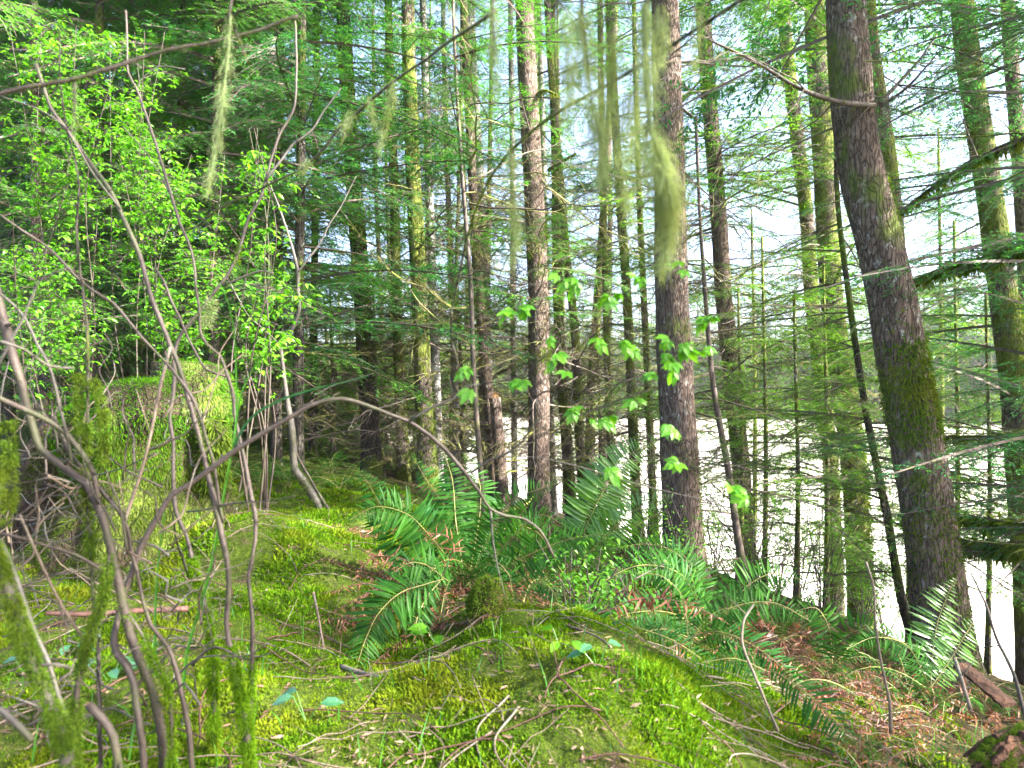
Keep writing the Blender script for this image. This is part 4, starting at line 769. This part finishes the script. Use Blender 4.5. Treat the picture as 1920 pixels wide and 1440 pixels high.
fern('sword fern raising one tall yellowish frond before the slim trunks right of centre', 1060, 1080, 3.9, [
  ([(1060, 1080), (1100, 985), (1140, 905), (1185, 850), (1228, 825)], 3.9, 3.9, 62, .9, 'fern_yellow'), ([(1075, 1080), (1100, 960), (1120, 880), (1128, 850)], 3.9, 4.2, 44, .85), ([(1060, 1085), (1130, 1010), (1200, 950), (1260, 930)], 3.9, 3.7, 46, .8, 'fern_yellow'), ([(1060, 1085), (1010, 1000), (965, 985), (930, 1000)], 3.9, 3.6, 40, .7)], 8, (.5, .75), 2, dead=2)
fern('sword fern whose broad bluish frond bends down over the hollow left of the mossy stub', 815, 1100, 3.1, [
  ([(835, 1085), (800, 1095), (750, 1112), (710, 1150), (685, 1200), (665, 1262)], 3.15, 2.7, 66, .75), ([(825, 1090), (800, 1120), (782, 1160), (775, 1205)], 3.1, 2.9, 40, .8), ([(840, 1090), (800, 1060), (770, 1055), (735, 1075)], 3.15, 3., 52, .6),
  ([(800, 1090), (760, 1050), (700, 1045), (672, 1080), (675, 1140)], 3.2, 3.1, 22, .6, 'fern_dead'), ([(830, 1080), (850, 1020), (820, 1000), (780, 1020)], 3.3, 3.2, 24, .6, 'fern_dead'), ([(800, 1120), (740, 1150), (640, 1160), (560, 1165)], 3.1, 3., 24, .4, 'fern_dead')], 3, (.35, .5), 3, dead=6)
fern('sword fern with long fronds arching left under the broad dark trunk', 1330, 1190, 3.7, [
  ([(1330, 1190), (1280, 1080), (1200, 1060), (1120, 1100), (1080, 1160)], 3.7, 3.2, 46, .6), ([(1320, 1190), (1290, 1060), (1255, 1030), (1210, 1020), (1140, 1030)], 3.7, 3.7, 40, .6), ([(1330, 1190), (1310, 1080), (1280, 1040), (1250, 1015)], 3.7, 3.9, 42, .8),
  ([(1330, 1195), (1260, 1150), (1180, 1150), (1110, 1180)], 3.6, 3.1, 54, .7), ([(1330, 1195), (1400, 1100), (1450, 1075), (1510, 1090)], 3.7, 3.8, 44, .8), ([(1325, 1195), (1270, 1200), (1220, 1215), (1190, 1250)], 3.5, 2.9, 46, .7)], 8, (.45, .75), 4, dead=8)
fern('low sword fern on the mound flank with bluish frond pointing to lower right', 1120, 1170, 2.8, [
  ([(1040, 1130), (1100, 1160), (1150, 1195), (1185, 1225), (1215, 1260)], 2.8, 2.4, 44, .8), ([(1190, 1175), (1260, 1200), (1330, 1245), (1360, 1265)], 2.8, 2.6, 36, .7)], 0, seed=5, dead=1)
fern('small ferns fanning above the mossy stub', 965, 1095, 3.2, [([(960, 1110), (955, 1080), (940, 1060), (925, 1050)], 3.2, 3.2, 34, .8), ([(985, 1120), (1010, 1090), (1035, 1105), (1050, 1140)], 3.1, 2.9, 32, .7)], 4, (.22, .36), 6, w=.1)
fern('sword fern with drooping bluish frond at the lower edge right of the mound', 1440, 1260, 2.5, [([(1440, 1255), (1480, 1275), (1530, 1315), (1580, 1365), (1610, 1400)], 2.5, 2.1, 50, .8), ([(1440, 1260), (1380, 1235), (1330, 1240), (1290, 1250)], 2.5, 2.5, 34, .6)], 3, (.4, .55), 7, dead=3)
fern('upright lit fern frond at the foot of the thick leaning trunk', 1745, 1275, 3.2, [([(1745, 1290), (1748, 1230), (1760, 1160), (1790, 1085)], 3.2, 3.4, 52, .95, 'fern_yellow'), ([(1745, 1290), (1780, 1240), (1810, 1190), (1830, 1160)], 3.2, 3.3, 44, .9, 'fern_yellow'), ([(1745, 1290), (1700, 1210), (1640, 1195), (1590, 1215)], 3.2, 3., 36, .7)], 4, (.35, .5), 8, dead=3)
fern('dark sword fern clump between the sapling feet and the pale upright stick', 1560, 1250, 3.3, [([(1560, 1250), (1555, 1180), (1530, 1140), (1480, 1150)], 3.3, 3.3, 40, .8), ([(1560, 1250), (1590, 1190), (1640, 1180), (1690, 1215)], 3.3, 3.1, 42, .8), ([(1520, 1250), (1440, 1180), (1420, 1140), (1450, 1125)], 3.4, 3.5, 26, .5, 'fern_dead'), ([(1520, 1240), (1500, 1190), (1530, 1160), (1560, 1175)], 3.4, 3.3, 26, .5, 'fern_dead')], 10, (.4, .6), 9, dead=8)
for j, (x, y, Yd, lab) in enumerate([(720, 1065, 3.5, 'withered fern of rust-brown fronds left of the central sword fern'), (800, 1045, 3.7, 'withered fern of rust-brown fronds behind the broad bluish frond'), (1440, 1190, 3.3, 'withered fern of rust-brown fronds at the foot of the thin sapling'), (1545, 1240, 3.0, 'withered fern of rust-brown fronds left of the pale upright stick'), (1660, 1260, 2.9, 'withered fern of rust-brown fronds right of the pale upright stick')]):
    fern(lab, x, y, Yd, n=1, Lr=(.35, .6), seed=120 + j, dead=13, w=.06)
fern('sword fern trailing long bluish fronds down the slope to the lower right', 1290, 1200, 3.1, [([(1290, 1195), (1350, 1185), (1420, 1215), (1480, 1265), (1520, 1320)], 3.1, 2.6, 44, .75), ([(1290, 1200), (1350, 1225), (1400, 1265), (1430, 1310)], 3.1, 2.6, 42, .75), ([(1290, 1195), (1240, 1180), (1180, 1200), (1140, 1240)], 3.1, 2.8, 42, .75), ([(1295, 1195), (1370, 1140), (1450, 1130), (1520, 1165)], 3.1, 3.1, 44, .75), ([(1290, 1195), (1280, 1120), (1240, 1080), (1190, 1075)], 3.1, 3.2, 44, .8)], 5, (.4, .65), 130, dead=4)
rf = np.random.default_rng(8)
for i, (x, y, Yd) in enumerate([(470, 975, 6.2), (540, 965, 6.6), (505, 955, 7.2), (430, 960, 6.8), (580, 960, 7.4), (640, 960, 6.9), (350, 950, 7.6), (620, 945, 8.4)]):
    fern('sword fern in shade between the stump and the forked maple', x, y, Yd, n=10, Lr=(.5, .85), seed=40 + i, group='shaded sword ferns beyond the stump', gap=.018)
for i, (x, Yd) in enumerate([(1420, 4.6), (1500, 4.9), (1640, 4.2), (1180, 4.6), (1360, 5.2), (1460, 3.9), (1850, 3.6), (760, 4.6), (960, 4.6), (1700, 3.6)]):
    xx = (x - 960) / F * Yd; fern('sword fern with brown dead fronds on the slope of the bank', 0, 0, Yd, n=9, Lr=(.45, .75), seed=60 + i, group='sword ferns on the bank slope', dead=8, base=(xx, Yd, float(G(xx, Yd))), gap=.016)

# ------------------------------------------------------------------ ground cover
rng = np.random.default_rng(99)
def visible(n, ymin=1.3, ymax=7.5):
    y = ymin * (ymax / ymin) ** rng.random(n); x = rng.uniform(-.85, .85, n) * y; return x, y
def gn(x, y): e = .01; return nrm(np.stack([-(G(x + e, y) - G(x - e, y)) / (2 * e), -(G(x, y + e) - G(x, y - e)) / (2 * e), np.ones_like(x)], -1))
x, y = visible(150000); pm = bumps(x, y, 2.1) + .5 * bumps(y, x, 6.) + 1.5 * np.exp(-((x - .25) / .7) ** 2 - ((y - 2.3) / .9) ** 2) + 1.5 * np.exp(-((x + 1.5) / .6) ** 2 - ((y - 3.9) / .7) ** 2); kp = (pm + .7 * bumps(x + 5, y, 13.) > -.45) & (x * .6 + y * .25 + .25 * bumps(x, y, 5.) < 1.35 + 1.2 * rng.random(len(x)) ** 3); x, y = x[kp], y[kp]
p = np.stack([x, y, G(x, y) - .004], -1); no = gn(x, y); mb = MB(); per = 5
b = np.repeat(p, per, 0); nn = np.repeat(no, per, 0); n = len(b); b[:, :2] += rng.normal(0, .008, (n, 2)); d = nn * .8 + rng.normal(0, .6, (n, 3)); L = np.repeat((.010 + .004 * y) * np.clip(.8 + .9 * bumps(x, y + 9, 9.), .4, 1.9), per) * rng.uniform(.5, 1.4, n)
blades(mb, b, d, nrm(rng.normal(0, 1, (n, 3))), L, L * .3)
tag(mb.obj('ground_moss', 'moss'), 'bright feathery moss carpeting the mounds', 'moss', None, 'stuff')
x, y = visible(40000, 1.3, 9); kp = rng.random(len(x)) < np.where(bumps(x, y, 2.1) + 1.5 * np.exp(-((x - .25) / .7) ** 2 - ((y - 2.3) / .9) ** 2) > -.1, .4, 1.); x, y = x[kp], y[kp]; n = len(x); p = np.stack([x, y, G(x, y) + .006], -1); a = rng.uniform(0, 6.28, n); d = np.stack([np.cos(a), np.sin(a), rng.normal(0, .15, n)], -1)
mb = MB(); L = rng.uniform(.012, .05, n); blades(mb, p, d, gn(x, y) + rng.normal(0, .4, (n, 3)), L, np.where(rng.random(n) < .75, .002, .008) * rng.uniform(.6, 1.5, n))
tag(mb.obj('leaf_litter', 'litter'), 'brown needles and leaf scraps on the forest floor', 'litter', None, 'stuff')
x, y = visible(420, 1.7, 5); kp = x * .6 + y * .25 < 2; x, y = x[kp], y[kp]; n = len(x); p = np.stack([x, y, G(x, y) - .01], -1); mb = MB()
hairs(mb, p, np.stack([rng.normal(0, .25, n), rng.normal(0, .25, n), np.ones(n)], -1), rng.uniform(.06, .16, n), rng.uniform(.003, .005, n), 0, .35, rng)
tag(mb.obj('grass', 'grass'), 'sparse green grass blades poking through the moss', 'grass', None, 'stuff')
# low shoots with fine leaves on the bank
for j, (x0, Yd, h_, sp_) in enumerate([(1290, 5.6, .9, .5), (1420, 7.5, 1.5, .8), (1500, 8.6, 1.7, .9), (1560, 9.2, 2.0, .7), (1340, 8.8, 1.6, .9), (1460, 10, 1.8, 1.), (1660, 8.6, 1.5, .8), (1390, 6.4, 1.1, .7), (1540, 7, 1.4, .7), (1220, 7.5, .9, .5), (1620, 8, 1.2, .6), (1250, 4.2, .5, .3), (1100, 3.1, .35, .25)]):
    rng = np.random.default_rng(300 + j); xx = (x0 - 960) / F * Yd; g = float(G(xx, Yd)); b = np.array([xx, Yd, g]); root = thing('leafy_shoot', 'loose leafy shrub with fine pale green leaves on the lake bank', 'shrub', b, 'loose leafy shrubs on the lake bank')
    mb = MB(); lf = MB(); n = 16; e = b + np.stack([rng.normal(0, sp_ * .5, n), rng.normal(0, sp_ * .4, n), h_ * rng.uniform(.5, 1.1, n)], -1); bb = np.repeat(b[None], n, 0); md = bb * .5 + e * .5 + rng.normal(0, .05, (n, 3))
    tubes(mb, np.stack([bb, md, e], 1), np.tile([.006, .004, .0015], (n, 1)), 4); mb.obj('stem', 'stem', root, b)
    k_ = 260; i = rng.integers(0, n, k_); f = rng.uniform(.2, 1, k_)[:, None]; leaf_clusters(lf, bb[i] * (1 - f) + e[i] * f + rng.normal(0, .06, (k_, 3)), .03, rng, 2); lf.obj('leaves', 'leaf', root, b)

# ------------------------------------------------------------------ sticks, stubs, blades
def stick(label, pts, Y0, Y1, w0, w1, mat='twig', name='fallen_stick', group=None, mossn=0, ml=.012):
    q, r = spath(pts, Y0, Y1, w0, w1, .02, abs(int(pts[0][0]))); b = q[0].copy(); mb = MB(); tubes(mb, q, r, 7)
    rg = np.random.default_rng(abs(int(pts[0][1]))); 
    for i in rg.integers(1, len(q) - 1, 3): 
        d = nrm(rg.normal(0, 1, 3) + [0, 0, .4]); l = rg.uniform(.03, .12); tubes(mb, np.stack([q[i], q[i] + d * l])[None], np.array([[r[i] * .5, r[i] * .25]]), 4)
    if mossn: moss_on(mb, q, r, 0, 1, 0, 3, mossn, ml, rg, 1, .4)
    o = mb.obj(name, [mat, 'moss_dark'], None, tuple(b), True); tag(o, label, 'stick', group); return o
def ydep(x, y):
    Yd = np.linspace(1.2, 14, 400); z = CAMZ - (y - 720) / F * Yd; g = G((x - 960) / F * Yd, Yd); i = np.argmax(z < g); return float(Yd[i]) if z[i] < g[i] else 5.
def gstick(label, pts, w0, w1, mat='twig', lift=6, **kw):
    Ys = [ydep(a, b + lift) for a, b in pts]; Y0, Y1 = Ys[0], Ys[-1]; return stick(label, pts, Y0, Y1, w0, w1, mat, **kw)
gstick('grey-brown stick sloping down to the right below the bending bluish frond', [(640, 1250), (690, 1267), (740, 1277), (817, 1290)], 12, 8)
gstick('long bowed stick sweeping up over the mossy mound', [(600, 1326), (640, 1323), (773, 1317), (840, 1297), (890, 1260), (950, 1207), (1023, 1175)], 10, 4)
gstick('mottled stick on the right flank of the mossy mound', [(1037, 1103), (1087, 1143), (1120, 1180), (1157, 1217), (1187, 1247)], 5, 11, mossn=200)
gstick('thin pale stick lying across the top of the mound', [(1000, 1160), (1060, 1172), (1120, 1195), (1145, 1215)], 5, 7)
gstick('lichen-spotted stick half sunk in the moss of the mound', [(905, 1268), (960, 1270), (1020, 1272), (1090, 1268)], 9, 7, mossn=120)
gstick('slender stick curving along the lower edge of the mound', [(900, 1310), (960, 1312), (1010, 1320), (1060, 1340), (1110, 1352)], 6, 6)
gstick('dark stick pointing out from right side of the mound', [(1190, 1258), (1220, 1235), (1265, 1210), (1300, 1205)], 6, 4)
gstick('dry stick at lower edge right of the mound', [(1250, 1285), (1300, 1310), (1350, 1340), (1400, 1365)], 5, 6)
gstick('straight brown stick lying below the ferns at right', [(1270, 1262), (1340, 1270), (1420, 1280), (1500, 1276)], 5, 5)
stick('thick red-brown broken stick lying level in front of the stump', [(85, 1150), (170, 1151), (260, 1145), (352, 1141)], 2.3, 2.5, 13, 15, 'twig_red')
stick('pale bent stick standing at the right end of the mound', [(1413, 1133), (1393, 1167), (1393, 1213), (1413, 1263), (1457, 1372)], 2.3, 2.0, 5, 7)
stick('pale upright stick among dead ferns right of centre', [(1623, 1053), (1640, 1113), (1643, 1180), (1653, 1247), (1667, 1313), (1670, 1375)], 2.3, 2.2, 5, 9)
stick('dark thin upright stick at the right edge before the water', [(1820, 1073), (1847, 1130), (1867, 1197), (1897, 1263), (1915, 1325), (1930, 1400)], 2.4, 2.2, 5, 9, 'stem')
stick('short pale snapped stick at lower right before the trunk foot', [(1788, 1233), (1803, 1280), (1816, 1330)], 2.3, 2.2, 8, 12)
stick('thin pale upright stick in the hollow right of the mossy hump', [(588, 1113), (600, 1180), (607, 1230), (602, 1268)], 2.9, 2.75, 5, 5)
stick('thin straight stick leaning against the crooked stem', [(320, 650), (300, 730), (275, 850), (240, 960), (232, 985)], 1.7, 1.6, 7, 9, 'twig')
stick('grey stick leaning in the lower left tangle', [(37, 965), (80, 1060), (120, 1140), (160, 1200)], 1.3, 1.35, 5, 8, 'twig')
stick('thin looping twig before the mossy stump side', [(40, 980), (90, 930), (130, 905), (70, 900), (75, 970), (60, 1010)], 1.5, 1.5, 3, 4, 'twig')
rng = np.random.default_rng(123)
for j in range(280):
    y = 1.5 * (5.5 / 1.5) ** rng.random(); x = rng.uniform(-.75, .6) * y
    L = rng.uniform(.18, .55); a = rng.uniform(0, 6.28); tt = np.linspace(-.5, .5, 9); cx = x + L * tt * math.cos(a) + .12 * L * np.sin(tt * 5 + a); cyy = y + L * tt * math.sin(a) + .1 * L * np.cos(tt * 4)
    q = np.stack([cx, cyy, G(cx, cyy) + .012 + rng.uniform(0, .03) * (tt + .5)], -1); q = spline(q, .03); mb = MB(); w_ = rng.uniform(.0012, .0038); tubes(mb, q, np.linspace(w_, w_ * .5, len(q)), 6)
    n = rng.integers(1, 4); i = rng.integers(1, len(q) - 1, n); tubes(mb, np.stack([q[i], q[i] + rng.normal(0, .05, (n, 3)) + [0, 0, .02]], 1), np.tile([w_ * .5, w_ * .25], (n, 1)), 4)
    tag(mb.obj('fallen_twig', 'twig' if j % 4 else 'twig_red', None, tuple(q[0]), True), 'thin dry twig scattered on the mossy forest floor', 'twig', 'dry twigs strewn on the mossy floor')
for j in range(95):
    x0, y0 = rng.uniform(-40, 380), rng.uniform(760, 1380); Yd = rng.uniform(1.35, 2.1); L = rng.uniform(70, 260); a = rng.choice([rng.normal(.7, .5), rng.normal(2.2, .5)]); k_ = 5; tt = np.linspace(0, 1, k_)
    xs_ = x0 + L * tt * math.cos(a) + rng.normal(0, 9, k_); ys_ = np.minimum(y0 - L * .8 * tt * math.sin(a) + rng.normal(0, 9, k_), 1400)
    stick('dry bare twig in the tangle under the crooked stem at lower left', list(zip(xs_, ys_)), Yd, Yd + rng.normal(0, .15), rng.uniform(2.5, 6.5), 2., ['twig', 'stem_grey', 'stem'][j % 3], 'tangled_twig', 'dry twigs tangled at lower left')
# mossy stub and knob
def lump(name, label, cx, cy_, Yd, rx, rz_, n, mat, L, seed, body='wood', lean=0.):
    rng = np.random.default_rng(seed); c = P(cx, cy_, Yd); b = np.array([c[0], c[1], float(G(c[0], c[1]))]); root = thing(name, label, 'stump', b)
    th, ph = np.meshgrid(np.linspace(.02, pi * .72, 22), np.linspace(0, 2 * pi, 32)); f = lambda th, ph: c + np.stack([rx * (1 + .14 * np.sin(3 * ph + seed) + .1 * np.sin(5 * ph + 4 * th)) * np.sin(th) * np.cos(ph) + lean * np.cos(th), rx * np.sin(th) * np.sin(ph), rz_ * np.cos(th) * (1 + .1 * np.sin(4 * ph))], -1)
    v = f(th, ph); i = np.arange(th.size).reshape(th.shape); mb = MB(); mb.add(v, np.stack([i[:-1, :-1], i[1:, :-1], i[1:, 1:], i[:-1, 1:]], -1).reshape(-1, 4)); mb.obj('stub_body', body, root, b, True)
    th, ph = np.arccos(rng.uniform(-.6, 1, n)), rng.uniform(0, 6.28, n); p = f(th, ph); no = nrm(p - c); mb = MB(); blades(mb, p, no + rng.normal(0, .5, (n, 3)) - [0, 0, .3], nrm(no + rng.normal(0, .6, (n, 3))), L * rng.uniform(.5, 1.4, n), L * .22, 0); mb.obj('moss', mat, root, b)
lump('mossy_stub', 'small rounded stub shaggy with olive moss on top of the mound', 915, 1140, 3.0, .085, .12, 7000, 'moss_dark', .018, 1)
lump('moss_hummock', 'low tuft-like mossy knob on the front of the mound', 1108, 1300, 2.2, .07, .06, 4500, 'moss_dark', .013, 2)
rng = np.random.default_rng(41)
def rotten(label, pts, Y0, Y1, wpx, n, seed, mn):
    rng = np.random.default_rng(seed); q = spline([P(a, b, y) for (a, b), y in zip(pts, np.linspace(Y0, Y1, len(pts)))], .02); b = q[0].copy(); root = thing('rotten_wood', label, 'rotten wood', b); mb = MB(); k_ = 6
    st_ = rng.uniform(0, .55, n); en = np.minimum(st_ + rng.uniform(.25, .6, n), 1); w = px(wpx, Y0) / 2; off = rng.normal(0, w * .45, (n, 3)); tt = st_[:, None] + (en - st_)[:, None] * np.linspace(0, 1, k_)
    i = (tt * (len(q) - 1.01)).astype(int); p = q[i] + off[:, None] * (1 - .35 * tt[..., None]) + rng.normal(0, .003, (n, k_, 3)); tubes(mb, p, rng.uniform(.004, .014, n)[:, None] * np.array([.4, 1, 1.05, .9, .6, .08]), 5)
    mb.obj('splinters', 'wood', root, b); mo = MB(); fuzz(mo, q, np.full(len(q), w * .9), 0, .8, mn, .016, rng); mo.obj('moss', 'moss_dark', root, b)
rotten('broken mossy rotten wood lying at the bottom edge in the lower right corner', [(1840, 1445), (1890, 1400), (1960, 1370)], 1.75, 1.8, 60, 120, 2, 12000)
fern('sparse sword fern beside the rotten wood in the lower right corner', 0, 0, 2.3, n=6, Lr=(.25, .45), seed=90, dead=5, base=(1.42, 2.35, float(G(1.42, 2.35))), w=.07)
fern('sparse sword fern between the pale upright stick and the rotten wood', 0, 0, 2.4, n=5, Lr=(.25, .42), seed=91, dead=6, base=(1.12, 2.2, float(G(1.12, 2.2))), w=.07)
# weathered board
q0, q1 = P(1800, 1246, 2.7), P(1893, 1322, 2.5); mb = MB(); d = nrm(q1 - q0); s_ = nrm(np.cross(d, [0, 0, 1.])); u = np.cross(s_, d); tt = np.linspace(0, 1, 14); rg = np.random.default_rng(2)
ring = np.array([[-.035, -.008], [.03, -.008], [.034, .004], [.0, .009], [-.035, .006]]); v = np.stack([[q0 + (q1 - q0) * t + s_ * (a_ + rg.normal(0, .002)) + u * (b_ + rg.normal(0, .0015)) for a_, b_ in ring] for t in tt]); i = np.arange(70).reshape(14, 5)
mb.add(v.reshape(-1, 3), np.stack([i[:-1], np.roll(i, -1, 1)[:-1], np.roll(i, -1, 1)[1:], i[1:]], -1).reshape(-1, 4)); mb.t.append(np.array([[0, 2, 1], [0, 3, 2], [0, 4, 3], [65, 66, 67], [65, 67, 68], [65, 68, 69]])); mb.tm.append(np.zeros(6, np.int32))
tag(mb.obj('wood_slab', 'wood', None, tuple(q0)), 'dark red-brown slab of split wood at the foot of the leaning trunk', 'wood slab')
# long green sedge blades
def sedge(label, pts, Y0, Y1, w0, w1, mat):
    q = spline([P(a, b, y) for (a, b), y in zip(pts, np.linspace(Y0, Y1, len(pts)))], .02); n = len(q); wd = np.interp(np.linspace(0, 1, n), [0, .5, 1], [w0 * .4, w0, w1]) / F * np.linspace(Y0, Y1, n) / 2
    t = nrm(np.gradient(q, axis=0)); s_ = nrm(np.cross(t, [0, 1., 0])); v = np.stack([q - s_ * wd[:, None], q + np.array([0, .003, 0]), q + s_ * wd[:, None]], 1); i = np.arange(n * 3).reshape(n, 3); mb = MB()
    for a_, b_ in ((0, 1), (1, 2)): mb.add(v if a_ == 0 else v, np.stack([i[:-1, a_], i[:-1, b_], i[1:, b_], i[1:, a_]], -1))
    tag(mb.obj('sedge_blade', mat, None, tuple(q[-1])), label, 'grass blade')
sedge('long green blade rising from the ground past the mossy sleeve to mid height', [(397, 503), (413, 533), (430, 573), (440, 633), (443, 700), (443, 783), (437, 833), (417, 943), (410, 987), (397, 1053), (377, 1133), (353, 1213), (343, 1290)], 1.6, 1.75, 4, 6, 'grass')
sedge('bluish blade arching right above the long arching stem', [(690, 705), (640, 718), (587, 730), (533, 747), (483, 773), (457, 800), (440, 835)], 1.5, 1.62, 4, 5, 'sedge')
sedge('short dark green blade tilted right beside the long green blade', [(490, 670), (465, 710), (450, 745), (444, 790), (440, 830)], 1.6, 1.62, 3, 4, 'grass')
sedge('thin green blade in front of the stump base', [(312, 940), (303, 1000), (296, 1060), (291, 1150), (291, 1270)], 1.75, 1.75, 4, 5, 'grass')
# low broad-leaved plants
for j, (x0, y0, Yd, n, L, lab) in enumerate([(45, 1250, 1.6, 4, .07, 'low plant with broad oval leaves at the left border'), (135, 1215, 1.7, 5, .07, 'low plant with broad oval leaves between the mossy stems at left'), (205, 1262, 1.7, 6, .065, 'low plant with dark bluish leaves behind the crooked stem foot'), (820, 1200, 2.7, 3, .09, 'single broad yellow-green leaf plant in the dark hollow'), (1055, 1215, 2.5, 3, .06, 'small broad-leaved plant on the mound top'), (1120, 1235, 2.4, 3, .06, 'small bluish-leaved plant on right part of the mound'), (575, 1345, 2., 3, .07, 'low plant with one bluish leaf at lower edge left of the mound')]):
    rng = np.random.default_rng(700 + j); Yd = ydep(x0, y0 + 20); b = P(x0, y0 + 20, Yd); b[2] = float(G(b[0], b[1])); root = thing('broadleaf_plant', lab, 'plant', b, 'low broad-leaved plants on the floor')
    a = rng.uniform(0, 6.28, n); tip = b + np.stack([np.cos(a) * .04, np.sin(a) * .04, rng.uniform(.04, .09, n)], -1); mb = MB(); tubes(mb, np.stack([np.repeat(b[None], n, 0), tip], 1), np.tile([.0015, .001], (n, 1)), 4); mb.obj('stem', 'grass', root, b)
    lf = MB(); ovate(lf, tip, np.stack([np.cos(a), np.sin(a), rng.uniform(-.3, .2, n)], -1), nrm(np.stack([0 * a, -.5 + 0 * a, 1 + 0 * a], -1)), L, L * .55, 0, .2, .1); lf.obj('leaf', 'sedge' if j not in (3, 4) else 'leaf', root, b)

# ------------------------------------------------------------------ thin bright air over the lake
m, t = new_mat('haze_air'); k = NT(t); v = k.n("ShaderNodeVolumePrincipled"); v.inputs['Density'].default_value = HAZE; v.inputs['Color'].default_value = (.93, .96, 1, 1); v.inputs['Anisotropy'].default_value = .2
o = k.n("ShaderNodeOutputMaterial"); k.l(v.outputs[0], o.inputs[1]); M['haze'] = m
lo, hi = np.array([-421., -61, -6]), np.array([421., 525, 42]); c = np.array([[a, b, d] for a in (0, 1) for b in (0, 1) for d in (0, 1)]) * (hi - lo) + lo
mb = MB(); mb.add(c, [[0, 1, 3, 2], [4, 6, 7, 5], [0, 4, 5, 1], [2, 3, 7, 6], [0, 2, 6, 4], [1, 5, 7, 3]]); tag(mb.obj('haze', 'haze'), 'thin pale haze in the air', 'haze', None, 'stuff')
